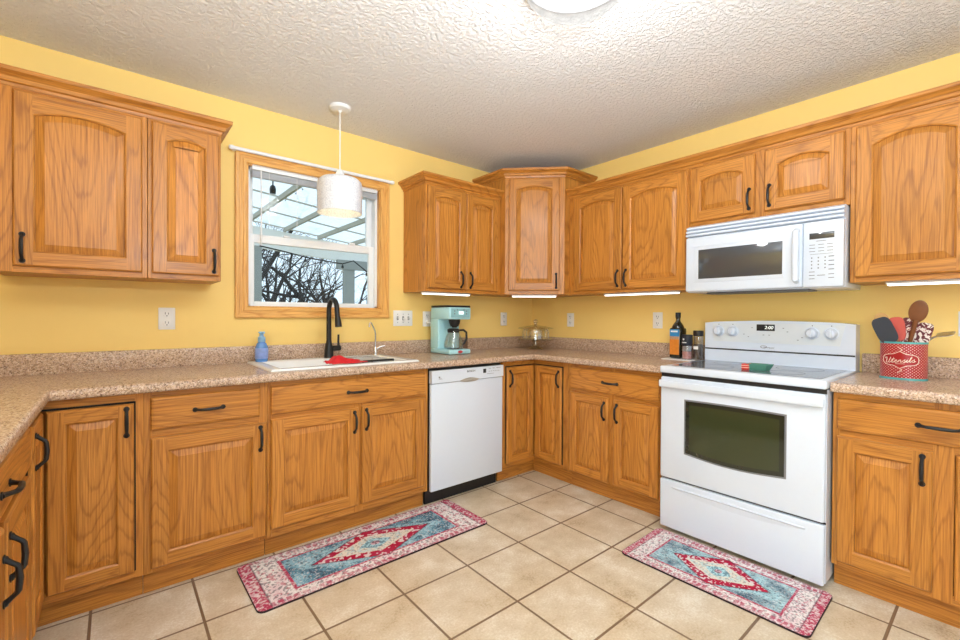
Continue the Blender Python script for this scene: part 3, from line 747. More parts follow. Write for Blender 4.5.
vt = [m.bm.verts.new((x, -.0255, z)) for x, z in top_]; vm = [m.bm.verts.new((x, -.033 if 0 < i < n else -.0245, z+.007)) for i, (x, z) in enumerate(top_)]; vb = [m.bm.verts.new((x, -.0242, z)) for x, z in bot_]
for i in range(n):
    for P, Q in ((vt, vm), (vt, vb)):
        try: m.bm.faces.new([P[i], P[i+1], Q[i+1], Q[i]])
        except Exception: pass
vt2 = [m.bm.verts.new((x, -.0238, z+.012)) for x, z in top_]
for i in range(n): m.bm.faces.new([vm[i], vm[i+1], vt2[i+1], vt2[i]])
m.build('drawer_pull', white, dr)
m = MB(); m.box(.0, W, -.004, .0, .293, .301); m.build('seam', blackplastic, rg)
# backguard (front plane x about -.08)
m = MB()
n = 14; pts = [(0, .928), (W, .928), (W, 1.168)] + [(W-W*k/n, 1.172+.012*math.sin(PI*k/n)) for k in range(1, n)] + [(0, 1.168)]
m.prism(pts, .095, axis='y', o=.545)
m.build('backguard', white, rg, ang=50)
bgd = [o for o in rg.children if o.name.startswith('backguard')][0]
m = MB(); m.box(0.002, W-.002, .543, .547, 1.000, 1.008); m.build('vent_gap', blackplastic, bgd)
panel_m = simple('panel_white', (.70, .75, .80, 1), .3, noise=.01)
m = MB(); m.prism([(.055, 1.052), (.690, 1.052), (.712, 1.163), (.4, 1.170), (.045, 1.163)], .002, axis='y', o=.543); m.build('control_panel', panel_m, bgd)
m = MB(); m.box(.298, .392, .5405, .5435, 1.124, 1.162, 0, .001); m.build('clock_display', blackplastic, bgd)
lettering('2:00', .026, emit('display_digits', (.85, .9, .85), .8), bgd, (.362, .5398, 1.143), shear=.15, name='clock_digits')
for x in (.085, .167, .570, .655):
    m = MB(); m.lathe([(0, -.032), (.020, -.031), (.024, -.026), (.028, -.006), (.034, -.003), (.034, 0)], (x, .543, 1.118), 24, axis='y'); m.box(x-.006, x+.006, .505, .515, 1.096, 1.140, 0, .002)
    m.build('knob', white, bgd)
m = MB()
for x in (.085, .167, .570, .655): m.box(x-.002, x+.002, .542, .543, 1.156, 1.162)
for x, z in ((.225, 1.10), (.25, 1.085), (.33, 1.098), (.36, 1.098), (.43, 1.14), (.45, 1.12), (.27, 1.14), (.5, 1.075), (.52, 1.09)): m.box(x, x+.008, .542, .543, z, z+.003)
m.build('panel_marks', greyline, bgd, smooth=False)
m = MB(); m.tube([(.335+.016*math.cos(a)*1.0, .544, 1.029+.007*math.sin(a)+.0) for a in [2*PI*i/16 for i in range(17)]], .0016, 5); m.build('logo_ring', simple('logo_grey', (.22, .22, .23, 1), .4), bgd)
lettering('Whirlpool', .012, greyline, bgd, (.362, .5442, 1.026), name='logo_lettering', bold=.1)

# ------------------------------------------------------------------ sink and things on the counter
sk = thing('kitchen_sink', 'white double-bowl drop-in sink below the window', 'sink', (-2.04, -.32, .918))
m = MB()
x0, x1, y0, y1 = -.43, .43, -.255, .262; zt = .011
def bowl_ring(bx0, bx1, by0, by1, dep):
    ang = .025
    L = [(bx0, bx1, by0, by1, zt), (bx0+.008, bx1-.008, by0+.008, by1-.008, zt-.008), (bx0+ang, bx1-ang, by0+ang, by1-ang, -dep)]
    V = [[m.bm.verts.new(p) for p in ((a, c, z), (b, c, z), (b, d, z), (a, d, z))] for a, b, c, d, z in L]
    for A_, B_ in zip(V, V[1:]):
        for i in range(4): m.bm.faces.new([A_[i], A_[(i+1) % 4], B_[(i+1) % 4], B_[i]])
    m.bm.faces.new(V[-1])
b1 = (-.372, .02, -.205, .150); b2_ = (.055, .372, -.205, .150)
bowl_ring(*b1, .16); bowl_ring(*b2_, .16)
def rect(a, b, c, d): m.face([(a, c, zt), (b, c, zt), (b, d, zt), (a, d, zt)])
i_ = .008
X0, X1, Y0, Y1 = x0+i_, x1-i_, y0+i_, y1-i_
rect(X0, b1[0], Y0, Y1); rect(b1[1], b2_[0], Y0, Y1); rect(b2_[1], X1, Y0, Y1); rect(b1[0], b1[1], Y0, b1[2]); rect(b1[0], b1[1], b1[3], Y1); rect(b2_[0], b2_[1], Y0, b1[2]); rect(b2_[0], b2_[1], b1[3], Y1)
for (p, q, r, s) in (((X0, Y0), (X1, Y0), (x1, y0), (x0, y0)), ((X1, Y0), (X1, Y1), (x1, y1), (x1, y0)), ((X1, Y1), (X0, Y1), (x0, y1), (x1, y1)), ((X0, Y1), (X0, Y0), (x0, y0), (x0, y1))):
    m.face([(*p, zt), (*q, zt), (*r, .003), (*s, .003)]); m.face([(*s, .003), (*r, .003), (*r, .0005), (*s, .0005)])
bmesh.ops.remove_doubles(m.bm, verts=m.bm.verts, dist=1e-5)
m.build('basin', porcelain, sk, ang=50)
for bx in (b1, b2_):
    m = MB(); m.lathe([(.0, -.157), (.03, -.157), (.042, -.155), (.042, -.159)], ((bx[0]+bx[1])/2, -.03, 0), 24); m.build('drain', steel, sk)
RIM = .918+.011
# faucet
fc = thing('faucet', 'matte black pull-down gooseneck faucet on the sink rim', 'faucet', (-2.005, -.115, RIM), .12)
m = MB(); m.lathe([(.030, 0), (.029, .004), (.027, .05), (.022, .085), (.017, .10), (.0165, .11)], (0, 0, 0), 24); m.build('body', black, fc)
arc = [(0, 0, .10), (0, 0, .20), (0, 0, .285)] + [(0, -.052+.052*math.cos(a), .300+.075*math.sin(a)) for a in [PI*k/12 for k in range(0, 12)]] + [(0, -.106, .285), (0, -.112, .25)]
m = MB(); m.tube(arc, .0155, 14); m.build('spout', black, fc)
m = MB(); m.tube([(0, -.110, .262), (0, -.117, .235), (0, -.123, .202)], [.017, .0195, .0215], 14); m.build('spray_head', black, fc)
m = MB(); m.tube([(.01, 0, .058), (.078, 0, .060)], .0175, 14); m.tube([(.068, 0, .06), (.066, 0, .10), (.066, -.002, .148)], [.0085, .007, .007], 10); m.build('lever', black, fc)
# filtered water tap
wt = thing('water_tap', 'slim chrome filtered-water tap at the right rear of the sink', 'faucet', (-1.672, -.10, RIM))
m = MB(); m.lathe([(.020, 0), (.019, .006), (.014, .012), (.013, .045), (.010, .055)], (0, 0, 0), 18); m.build('body', chrome, wt)
m = MB(); m.tube([(0, 0, .05), (0, 0, .145), (-.010, -.01, .17), (-.055, -.05, .222), (-.066, -.058, .226), (-.075, -.066, .215), (-.079, -.070, .195)], .0052, 10); m.build('spout', chrome, wt)
m = MB(); m.tube([(.0, 0, .035), (.03, -.01, .055), (.062, -.02, .062)], [.008, .007, .006], 8); m.build('lever', chrome, wt)
# soap
sp = thing('soap_bottle', 'blue foaming soap pump bottle on the left rear of the sink', 'soap bottle', (-2.405, -.118, RIM))
soap_m = simple('soap_blue', s2l(92, 140, 206), .2, noise=.25, nscale=22); soap_cap = simple('soap_pump_blue', s2l(140, 186, 226), .35)
m = MB(); m.lathe([(.030, 0), (.034, .006), (.035, .06), (.034, .085), (.026, .106), (.019, .113), (.019, .117)], (0, 0, 0), 24, sy=.8); m.build('bottle', soap_m, sp)
m = MB(); m.lathe([(.0345, .018), (.0358, .02), (.0358, .078), (.0345, .08)], (0, 0, 0), 24, sy=.81); m.build('label_band', simple('soap_label', s2l(136, 158, 218), .4, noise=.35, nscale=45), sp)
m = MB(); m.lathe([(.020, .115), (.021, .118), (.020, .142), (.012, .150), (.010, .166)], (0, 0, 0), 20); m.box(-.016, .016, -.012, .010, .165, .176, 0, .004); m.tube([(0, -.008, .170), (.004, -.036, .168)], .005, 8); m.build('pump', soap_cap, sp)
# red cloth
def cloth(name, label, mat, loc, pts_fn, nx, ny):
    me = bpy.data.meshes.new(name)
    vs = [pts_fn(i/nx, j/ny) for j in range(ny+1) for i in range(nx+1)]
    fs = [(j*(nx+1)+i, j*(nx+1)+i+1, (j+1)*(nx+1)+i+1, (j+1)*(nx+1)+i) for j in range(ny) for i in range(nx)]
    me.from_pydata(vs, [], fs); me.materials.append(mat); me.shade_smooth()
    o = bpy.data.objects.new(name, me); C.objects.link(o); o.location = loc
    so = o.modifiers.new('thickness', 'SOLIDIFY'); so.thickness = .003; so.offset = 1
    return tag(o, label, 'cloth')
redc = simple('red_cloth', s2l(205, 28, 38), .85, noise=.12, nscale=90)
def rcl(u, v):
    x = -.105+.21*u + .012*math.sin(9*v); y = -.075+.15*v + .01*math.sin(8*u)
    e = max(0, 1-((u-.42)**2/.2+(v-.55)**2/.22))
    z = .004+.030*e*(1+.45*math.sin(13*u+6*v))*(1.15-.6*u)+.010*math.sin(11*u+2)*math.sin(13*v)*(e > 0)
    return (x, y, max(z, .002))
cloth('dish_cloth', 'crumpled red dish cloth lying on the sink divider', redc, (-2.045, -.475, RIM), rcl, 30, 22)
# wire rack over right bowl
rackwire = simple('rack_wire', (.70, .71, .73, 1), .4)
rk = thing('sink_rack', 'small wire rack with a black front bar standing in the right sink bowl', 'rack', (-1.845, -.355, .924))
m = MB()
RX0, RX1, RY0, RY1 = -.098, .100, -.135, .155
m.tube([(RX0, RY0, .006), (RX1, RY0, .006), (RX1, RY1, .006), (RX0, RY1, .006), (RX0, RY0, .006)], .004, 8)
for x in (RX0, RX1):
    for y in (RY0, RY1): m.tube([(x, y, .006), (x*.96, y*.9, -.162)], .004, 6)
m.build('frame', blackplastic, rk)
m = MB(); m.tube([(RX0, RY0-.004, .009), (RX1, RY0-.004, .009)], .006, 8); m.build('front_bar', blackplastic, rk)
for k in range(12):
    x = RX0+.010+k*.0163
    m = MB(); m.tube([(x, RY0, .008), (x, RY0+.04, .010), (x, RY1-.02, .010), (x, RY1, .008)], .0015, 6); m.build('wire', rackwire, rk)
# coffee maker
cm = thing('coffee_maker', 'pale turquoise drip coffee maker with glass carafe beside the sink', 'coffee maker', (-1.105, -.205, .9185))
teal = simple('turquoise_plastic', s2l(178, 228, 238), .3, noise=.02, coat=.2); teal_d = simple('turquoise_shadow_panel', s2l(128, 198, 206), .35)
m = MB(); m.box(-.1, .1, -.125, .125, .002, .036, 0, .01, 3); m.build('base', teal, cm)
m = MB(); m.box(-.1, .1, .02, .125, .036, .262, 0, .008, 3); m.build('tower', teal, cm)
m = MB(); m.box(-.1, .1, -.125, .125, .258, .348, 0, .012, 3); m.build('head', teal, cm)
m = MB(); m.box(-.098, .098, -.120, .122, .347, .362, 0, .005); m.build('lid', blackplastic, cm)
m = MB(); m.box(-.085, .085, -.1275, -.124, .272, .338, 0, .003); cmp_ = m.build('control_panel', simple('panel_teal_grey', s2l(138, 186, 194), .4), cm)
m = MB(); m.box(-.018, .026, -.129, -.1272, .295, .318); m.build('display', emit('lcd', (.85, .95, 1), .5), cmp_)
m = MB()
for x, z in ((-.055, .32), (-.055, .30), (.055, .32), (.055, .30), (-.03, .328), (.03, .328)): m.lathe([(.005, 0), (.005, -.002), (0, -.002)], (x, -.1274, z), 10, axis='y')
m.build('buttons', greyline, cmp_)
m = MB(); m.lathe([(.0, -.003), (.020, -.003), (.022, 0)], (0.0, -.1255, .019), 20, axis='y', sy=.5); m.build('badge', simple('red_badge', s2l(190, 60, 70), .4), cm)
m = MB(); m.lathe([(.030, .205), (.042, .235), (.045, .258)], (0, -.05, 0), 24); m.lathe([(.020, .196), (.020, .206)], (0, -.05, 0), 16); m.build('brew_basket', blackplastic, cm)
m = MB(); m.lathe([(0, .040), (.064, .040), (.072, .050), (.072, .075), (.060, .12), (.044, .155), (.040, .17)], (-.012, -.055, 0), 28); m.build('carafe', clearglass, cm)
m = MB(); m.lathe([(.043, .160), (.045, .164), (.046, .182), (.034, .19), (0, .192)], (-.012, -.055, 0), 28)
m.tube([(.03, -.06, .176), (.07, -.072, .178), (.092, -.078, .160), (.094, -.078, .11), (.078, -.07, .075), (.056, -.066, .070)], [.007, .008, .009, .009, .007, .005], 8); m.build('carafe_lid_and_handle', blackplastic, cm)
m = MB(); m.lathe([(.058, .0365), (.060, .038), (.060, .040), (0, .040)], (0, -.055, 0), 24); m.build('warming_plate', blackplastic, cm)
# brown jar behind the coffee maker
jr = thing('jar', 'small brown jar half hidden behind the coffee maker', 'jar', (-.935, -.14, .9185))
m = MB(); m.lathe([(.036, 0), (.04, .004), (.04, .085), (.034, .095)], (0, 0, 0), 24); m.build('body', simple('brown_jar', s2l(120, 86, 62), .35), jr)
m = MB(); m.lathe([(.036, .095), (.037, .098), (.036, .112), (0, .114)], (0, 0, 0), 24); m.build('lid', simple('jar_lid_tan', s2l(150, 120, 90), .5), jr)
# cake stand
ck_ = thing('cake_stand', 'clear glass footed cake stand with a domed lid in the counter corner', 'cake stand', (-.25, -.285, .9185)); ck_.scale = (.90, .90, 1)
pale = mk_clear('pressed_glass', .2, (.975, .97, .92), .12)
m = MB(); m.lathe([(.075, 0), (.078, .004), (.05, .014), (.018, .03), (.013, .05), (.016, .066), (.03, .076), (.155, .082), (.165, .088), (.165, .092), (.15, .089), (0, .089)], (0, 0, 0), 40); m.build('stand', pale, ck_)
m = MB(); m.lathe([(.125, .090), (.128, .092), (.126, .150), (.118, .172)], (0, 0, 0), 40)
for k in range(16):
    a = 2*PI*k/16; m.tube([(.127*math.cos(a), .127*math.sin(a), .095), (.125*math.cos(a), .125*math.sin(a), .150), (.118*math.cos(a), .118*math.sin(a), .17)], .003, 6)
m.build('dome', pale, ck_)
m = MB(); m.lathe([(.168, .178), (.170, .181), (.165, .184), (.09, .198), (.03, .206), (.012, .215), (.012, .222), (.022, .232), (.024, .245), (.015, .256), (0, .260)], (0, 0, 0), 40); m.build('lid', pale, ck_)
# oil and grinders on a small white tray
tr = thing('tray', 'flat white tray under the oil bottle and grinders by the stove', 'tray', (-.155, -1.515, .9185))
m = MB(); m.box(-.075, .075, -.098, .098, 0, .006, 0, .003); m.box(-.068, .068, -.09, .09, .006, .0065, 0); m.build('plate', white_plate, tr)
TZ = .9185+.0068
ol = thing('oil_bottle', 'tall dark square bottle with an orange and blue label left of the stove', 'bottle', (-.135, -1.486, TZ), RS-.12)
dkglass = simple('dark_green_glass', (.018, .016, .008, 1), .08, spec=.7)
m = MB(); m.box(-.040, .040, -.040, .040, 0, .205, 0, .012, 3); m.lathe([(.040, .196), (.039, .208), (.032, .225), (.019, .243), (.014, .252), (.014, .29)], (0, 0, 0), 24); m.build('body', dkglass, ol)
m = MB(); m.lathe([(.0165, .272), (.0168, .305), (.015, .308), (0, .308)], (0, 0, 0), 20); m.build('cap', blackplastic, ol)
m = MB(); m.box(-.034, .034, -.0412, -.0398, .025, .128); m.build('orange_label', simple('orange_label', s2l(214, 128, 40), .5, noise=.25, nscale=50), ol)
m = MB(); m.box(-.034, .034, -.0412, -.0398, .128, .148); m.build('town_picture', simple('town_picture', s2l(190, 150, 120), .5, noise=.5, nscale=90), ol)
m = MB(); m.box(-.034, .034, -.0412, -.0398, .148, .195); m.build('blue_label', simple('blue_label', s2l(52, 140, 200), .5, noise=.1), ol)
m = MB(); m.box(-.026, .024, -.042, -.0412, .176, .186); m.build('label_lettering', white_plate, ol)
jarg = mk_clear('grinder_glass', .16, (.9, .9, .88))
g1 = thing('spice_grinder', 'short spice grinder with a black top, next to the dark bottle', 'grinder', (-.165, -1.562, TZ), RS-.12)
m = MB(); m.lathe([(.030, 0), (.032, .004), (.032, .088), (.029, .092)], (0, 0, 0), 24); m.build('glass', jarg, g1)
m = MB(); m.lathe([(0, .004), (.028, .004), (.0285, .05), (0, .052)], (0, 0, 0), 20); m.build('spice', simple('pink_salt', s2l(214, 150, 150), .8, noise=.3, nscale=260), g1)
m = MB(); m.lathe([(0, .053), (.0285, .053), (.0285, .086), (0, .087)], (0, 0, 0), 20); m.build('upper_spice', simple('grey_label', s2l(150, 150, 156), .6, noise=.4, nscale=150), g1)
m = MB(); m.lathe([(.033, .092), (.034, .095), (.034, .158), (.031, .162), (0, .162)], (0, 0, 0), 24); m.build('cap', simple('navy_black_cap', (.012, .014, .024, 1), .45), g1)
m = MB(); m.box(-.014, .016, -.0352, -.0335, .108, .114); m.lathe([(.006, 0), (.006, -.001), (0, -.001)], (-.004, -.0342, .132), 10, axis='y'); m.build('cap_mark', white_plate, g1)
g2 = thing('spice_grinder', 'taller peppercorn grinder with a black cap, touching the stove side', 'grinder', (-.128, -1.618, TZ), RS-.12)
m = MB(); m.lathe([(.028, 0), (.030, .004), (.030, .150), (.027, .154)], (0, 0, 0), 24); m.build('glass', jarg, g2)
m = MB(); m.lathe([(0, .004), (.0265, .004), (.0265, .10), (0, .102)], (0, 0, 0), 20); m.build('spice', simple('peppercorns', s2l(86, 70, 60), .8, noise=.6, nscale=300), g2)
m = MB(); m.lathe([(0, .103), (.0265, .103), (.0265, .148), (0, .149)], (0, 0, 0), 20); m.build('upper_spice', simple('tan_spice', s2l(160, 138, 104), .8, noise=.3, nscale=260), g2)
m = MB(); m.box(-.014, .016, -.0318, -.030, .068, .088); m.build('label', white_plate, g2)
m = MB(); m.lathe([(.029, .154), (.031, .156), (.031, .186), (.028, .190), (0, .190)], (0, 0, 0), 24); m.build('cap', blackplastic, g2)
# utensil tin
tn = thing('utensil_tin', 'red polka-dot tin lettered Utensils right of the stove', 'tin', (-.215, -2.600, .9185), RS-.08)
RX, RY, TH = .082, .062, .172
def mk_dots():
    m, nt, b = newmat('red_polka_dot')
    tc = N(nt, 'ShaderNodeTexCoord'); sx = N(nt, 'ShaderNodeSeparateXYZ'); nt.links.new(tc.outputs['Object'], sx.inputs[0])
    g = math_n(nt, 'MULTIPLY', math_n(nt, 'ARCTAN2', math_n(nt, 'DIVIDE', sx.outputs[1], RY), math_n(nt, 'DIVIDE', sx.outputs[0], RX)), .072)
    p = .0125
    a = math_n(nt, 'DIVIDE', math_n(nt, 'ADD', g, sx.outputs[2]), p); c = math_n(nt, 'DIVIDE', math_n(nt, 'SUBTRACT', g, sx.outputs[2]), p)
    fa = math_n(nt, 'SUBTRACT', math_n(nt, 'FRACT', a), .5); fc = math_n(nt, 'SUBTRACT', math_n(nt, 'FRACT', c), .5)
    d = math_n(nt, 'SQRT', math_n(nt, 'ADD', math_n(nt, 'MULTIPLY', fa, fa), math_n(nt, 'MULTIPLY', fc, fc)))
    k = math_n(nt, 'LESS_THAN', d, .20)
    nt.links.new(mixc(nt, k, s2l(168, 8, 20), s2l(238, 214, 200)), b.inputs['Base Color']); b.inputs['Roughness'].default_value = .35; return m
tin_red = simple('tin_red', s2l(164, 8, 18), .35); cream = simple('cream_print', s2l(246, 232, 214), .5)
m = MB(); m.lathe([(0, .002), (1, .002), (1, TH), (.97, TH), (.97, .006), (0, .006)], (0, 0, 0), 48, sx=RX, sy=RY); m.build('body', mk_dots(), tn)
tealrim = simple('teal_rim', s2l(82, 168, 168), .4)
for z in (.0, TH-.006):
    m = MB(); m.lathe([(.96, z), (1.012, z), (1.024, z+.004), (1.012, z+.009), (.96, z+.009), (.96, z)], (0, 0, 0), 48, sx=RX, sy=RY); m.build('rim', tealrim, tn)
def wrap(s, z, lift=.0012):
    a = -PI/2+s/.072
    return ((RX+lift)*math.cos(a), (RY+lift)*math.sin(a), z)
def plaque_outline(i):
    w, h = .058-i, .026-i; P = []
    for k in range(48):
        a = 2*PI*k/48; ca, sa = math.cos(a), math.sin(a)
        x = w*math.copysign(abs(ca)**.55, ca); z = h*math.copysign(abs(sa)**.75, sa)
        if abs(x) < .02: z += math.copysign((.013)*(1-abs(x)/.02), sa)
        P.append((x, z))
    return P
m = MB(); P = plaque_outline(0); cz = .092
for k in range(48):
    a, b = P[k], P[(k+1) % 48]; st = 5
    for j in range(st):
        f0, f1 = j/st, (j+1)/st
        q = [wrap(a[0]*f0, cz+a[1]*f0), wrap(b[0]*f0, cz+b[1]*f0), wrap(b[0]*f1, cz+b[1]*f1), wrap(a[0]*f1, cz+a[1]*f1)]
        m.face(q[1:] if j == 0 else q)
bmesh.ops.remove_doubles(m.bm, verts=m.bm.verts, dist=1e-6); m.build('plaque', tin_red, tn)
m = MB(); m.tube([wrap(x, cz+z, .0015) for x, z in P+[P[0]]], .0014, 5)
for sgn in (1, -1): m.tube([wrap(.006*math.sin(t*5), cz+sgn*(.040+t*.022), .0015) for t in [k/8 for k in range(9)]], .0013, 5)
m.build('plaque_border', cream, tn)
# cursive word drawn as strokes: units of letter x-height
strokes = [[(-3.9, 1.5), (-4.05, 1.9), (-3.6, 2.0), (-3.45, 1.2), (-3.5, .3), (-3.2, 0), (-2.8, .3), (-2.65, 1.2), (-2.55, 1.95)], [(-2.6, 1.6), (-2.75, .4), (-2.5, 0), (-2.2, .3)],
           [(-2.2, .3), (-1.9, 1.0), (-1.75, 1.9), (-1.9, .6), (-1.85, .05), (-1.6, .05), (-1.35, .45)], [(-2.25, 1.15), (-1.4, 1.3)],
           [(-1.35, .45), (-.95, .6), (-.85, .9), (-1.05, 1.0), (-1.25, .6), (-1.15, .1), (-.85, 0), (-.5, .4)],
           [(-.5, .4), (-.4, .95), (-.45, .05)], [(-.42, .5), (-.1, .98), (.05, .8), (.05, .15), (.25, .02), (.45, .4)],
           [(.45, .4), (.95, 1.12), (.85, .75), (1.12, .35), (1.0, .02), (.62, .1)], [(1.0, .02), (1.3, .3), (1.45, .95)],
           [(1.45, .95), (1.45, .15), (1.65, .02), (1.9, .5)], [(1.5, 1.32), (1.54, 1.38)],
           [(1.9, .5), (2.3, 1.6), (2.2, 2.0), (2.05, 1.5), (2.08, .2), (2.3, .0), (2.55, .4)],
           [(2.55, .4), (3.05, 1.12), (2.95, .75), (3.22, .35), (3.1, .02), (2.72, .1)], [(3.1, .02), (3.5, .35)]]
u = .0132; m = MB()
for s in strokes:
    pts = [wrap((x+.15+.22*(z-.5))*u, cz-.012+z*u+.0012*x, .0022) for x, z in s]; m.tube(pts, .00135, 5)
m.tube([wrap(x*u, cz-.018+.001*math.sin(x), .002) for x in (-1, -.3, .4, 1.1)], .0009, 4)
m.build('lettering', cream, tn)
# utensils in the tin (world axes: left in the photo = +y, up = z)
def utensil(name, label, cat, base, tipz, dy, dx, parts):
    t = thing(name, label, cat, base); return t
wood_dark = simple('dark_wood', s2l(122, 72, 38), .45, noise=.25, nscale=30); wood_lt = simple('light_wood', s2l(206, 158, 92), .5, noise=.12, nscale=25)
TX, TY, TB = -.215, -2.600, .9185+.0075
def flat_head(m, c, d, w, L, th, n=14, mi=0, sharp=1.0, nrm=(-1, 0, 0)):
    """rounded blade centred c, long axis d, facing nrm"""
    c, d, nr = Vector(c), Vector(d).normalized(), Vector(nrm); s = d.cross(nr).normalized(); nr = s.cross(d).normalized()
    pts = []
    for k in range(2*n):
        a = 2*PI*k/(2*n); ca, sa = math.cos(a), math.sin(a)
        pts.append(c+d*(L/2*math.copysign(abs(ca)**sharp, ca))+s*(w/2*math.copysign(abs(sa)**sharp, sa)))
    A_ = [m.bm.verts.new(p-nr*th/2) for p in pts]; B_ = [m.bm.verts.new(p+nr*th/2) for p in pts]
    m.bm.faces.new(A_).material_index = mi; m.bm.faces.new(B_[::-1]).material_index = mi
    for k in range(2*n): m.bm.faces.new([A_[k], A_[(k+1) % (2*n)], B_[(k+1) % (2*n)], B_[k]]).material_index = mi
# dark spoon, nearest
o = thing('wooden_spoon', 'dark wooden spoon with a round bowl, tallest in the utensil tin', 'spoon', (TX-.01, TY-.01, TB))
a, b = Vector((.02, .02, 0)), Vector((-.045, -.036, .270))
m = MB(); m.tube([a, a.lerp(b, .5), b], [.006, .0075, .010], 10); m.build('handle', wood_dark, o)
m = MB()
dirn = (b-a).normalized(); cc = b+dirn*.040
for seg in range(10):
    pass
sph = bmesh.ops.create_uvsphere(m.bm, u_segments=24, v_segments=14, radius=1)
M_ = Matrix.LocRotScale(cc, Vector((0, 0, 1)).rotation_difference(dirn), Vector((.012, .032, .052)))
for v in sph['verts']:
    co = v.co.copy()
    if co.x < 0: co.x = co.x*.35+.0*abs(co.x)
    v.co = M_ @ co
m.build('bowl', wood_dark, o)
o = thing('spatula', 'dark slate silicone spatula leaning left in the utensil tin', 'spatula', (TX-.015, TY+.02, TB))
a, b = Vector((.0, -.02, 0)), Vector((-.02, .022, .168)); m = MB(); m.tube([a, b], .005, 8); m.build('handle', blackplastic, o)
m = MB(); flat_head(m, b+Vector((-.006, .018, .052)), (-.1, .36, .93), .072, .125, .007, sharp=.55); m.build('blade', simple('slate_silicone', s2l(44, 48, 58), .55), o)
o = thing('spatula', 'coral red spatula standing behind the dark one in the tin', 'spatula', (TX+.005, TY+.005, TB))
a, b = Vector((0, 0, 0)), Vector((.0, .015, .18)); m = MB(); m.tube([a, b], .005, 8); m.build('handle', wood_lt, o)
m = MB(); flat_head(m, b+Vector((.0, .004, .045)), (0, .08, 1), .060, .115, .008, sharp=.6); m.build('blade', simple('coral_silicone', s2l(208, 84, 70), .5), o)
o = thing('wooden_spoon', 'pale wooden spoon at the rear left of the utensil tin', 'spoon', (TX+.02, TY+.03, TB))
a, b = Vector((0, -.02, 0)), Vector((.018, .040, .228)); m = MB(); m.tube([a, b], .005, 8); m.build('handle', wood_lt, o)
m = MB(); flat_head(m, b+Vector((.004, .012, .038)), (.1, .3, .95), .055, .075, .009, sharp=.9); m.build('bowl', wood_lt, o)
def mk_floral():
    m, nt, b = newmat('maroon_floral'); tc = N(nt, 'ShaderNodeTexCoord'); n = N(nt, 'ShaderNodeTexNoise', Scale=38.0, Detail=2.0, Distortion=1.2); nt.links.new(tc.outputs['Object'], n.inputs['Vector'])
    r = ramp(nt, [(0, s2l(96, 22, 34)), (.46, s2l(120, 30, 42)), (.50, s2l(238, 226, 218)), (.58, s2l(236, 220, 212)), (.61, s2l(176, 40, 56))], n.outputs[0], 'CONSTANT'); nt.links.new(r.outputs[0], b.inputs['Base Color']); b.inputs['Roughness'].default_value = .5; return m
flo = mk_floral()
o = thing('spatula', 'maroon and white patterned turner left of the dark spoon in the tin', 'spatula', (TX+.012, TY-.008, TB))
a, b = Vector((0, 0, 0)), Vector((.0, -.004, .17)); m = MB(); m.tube([a, b], .005, 8); m.build('handle', wood_dark, o)
m = MB(); flat_head(m, b+Vector((0, -.004, .05)), (0, -.12, 1), .066, .120, .006, sharp=.5); m.build('blade', flo, o)
o = thing('spatula', 'maroon and white patterned turner right of the dark spoon in the tin', 'spatula', (TX+.0, TY-.035, TB))
a, b = Vector((0, 0, 0)), Vector((.0, -.018, .16)); m = MB(); m.tube([a, b], .005, 8); m.build('handle', wood_dark, o)
m = MB(); flat_head(m, b+Vector((0, -.012, .045)), (0, -.25, 1), .055, .105, .006, sharp=.5); m.build('blade', flo, o)
o = thing('turner', 'steel turner leaning out of the right side of the tin', 'spatula', (TX+.034, TY-.03, TB))
a, b = Vector((.0, .04, 0)), Vector((0.0, -.046, .172)); m = MB(); m.tube([a, b], .004, 8); m.build('handle', blackplastic, o)
m = MB(); m.tube([b, b+Vector((-.01, -.02, .018)), b+Vector((-.015, -.04, .027))], .004, 6); flat_head(m, b+Vector((-.018, -.058, .034)), (-.15, -1, .18), .055, .06, .003, sharp=.5, nrm=(-.35, .1, 1)); m.build('blade', steel, o)
# spoon rest on the cooktop
sr = thing('spoon_rest', 'green and red boat-shaped spoon rest on the cooktop', 'spoon rest', (-.50, -2.085, .9305), RS+.12); sr.scale = (.85, .85, .9)
grn = simple('green_ceramic', s2l(76, 130, 112), .3, noise=.15, nscale=40); redc2 = simple('red_ceramic', s2l(206, 62, 54), .35)
m = MB()
O = [(-.055, -.04), (.055, -.04), (.085, .0), (.055, .04), (-.055, .04)]
lo_ = [m.bm.verts.new((x*.72, y*.75, 0)) for x, y in O]; hi_ = [m.bm.verts.new((x, y, .036 if i != 2 else .039)) for i, (x, y) in enumerate(O)]
hi2 = [m.bm.verts.new((x*.93, y*.90, .035)) for x, y in O]; lo2 = [m.bm.verts.new((x*.66, y*.68, .007)) for x, y in O]
for A_, B_ in ((lo_, hi_), (hi_, hi2), (hi2, lo2)):
    for i in range(5): m.bm.faces.new([A_[i], A_[(i+1) % 5], B_[(i+1) % 5], B_[i]])
m.bm.faces.new(lo_[::-1]); m.bm.faces.new(lo2); m.build('dish', grn, sr, smooth=False)
m = MB(); m.box(-.078, -.038, -.048, .020, .0, .034, 0, .003)
m.build('handle_end', redc2, sr)
m = MB()
for z in (.012, .024): m.box(-.079, -.037, -.049, .021, z, z+.002)
m.build('stripe', cream, sr, smooth=False)

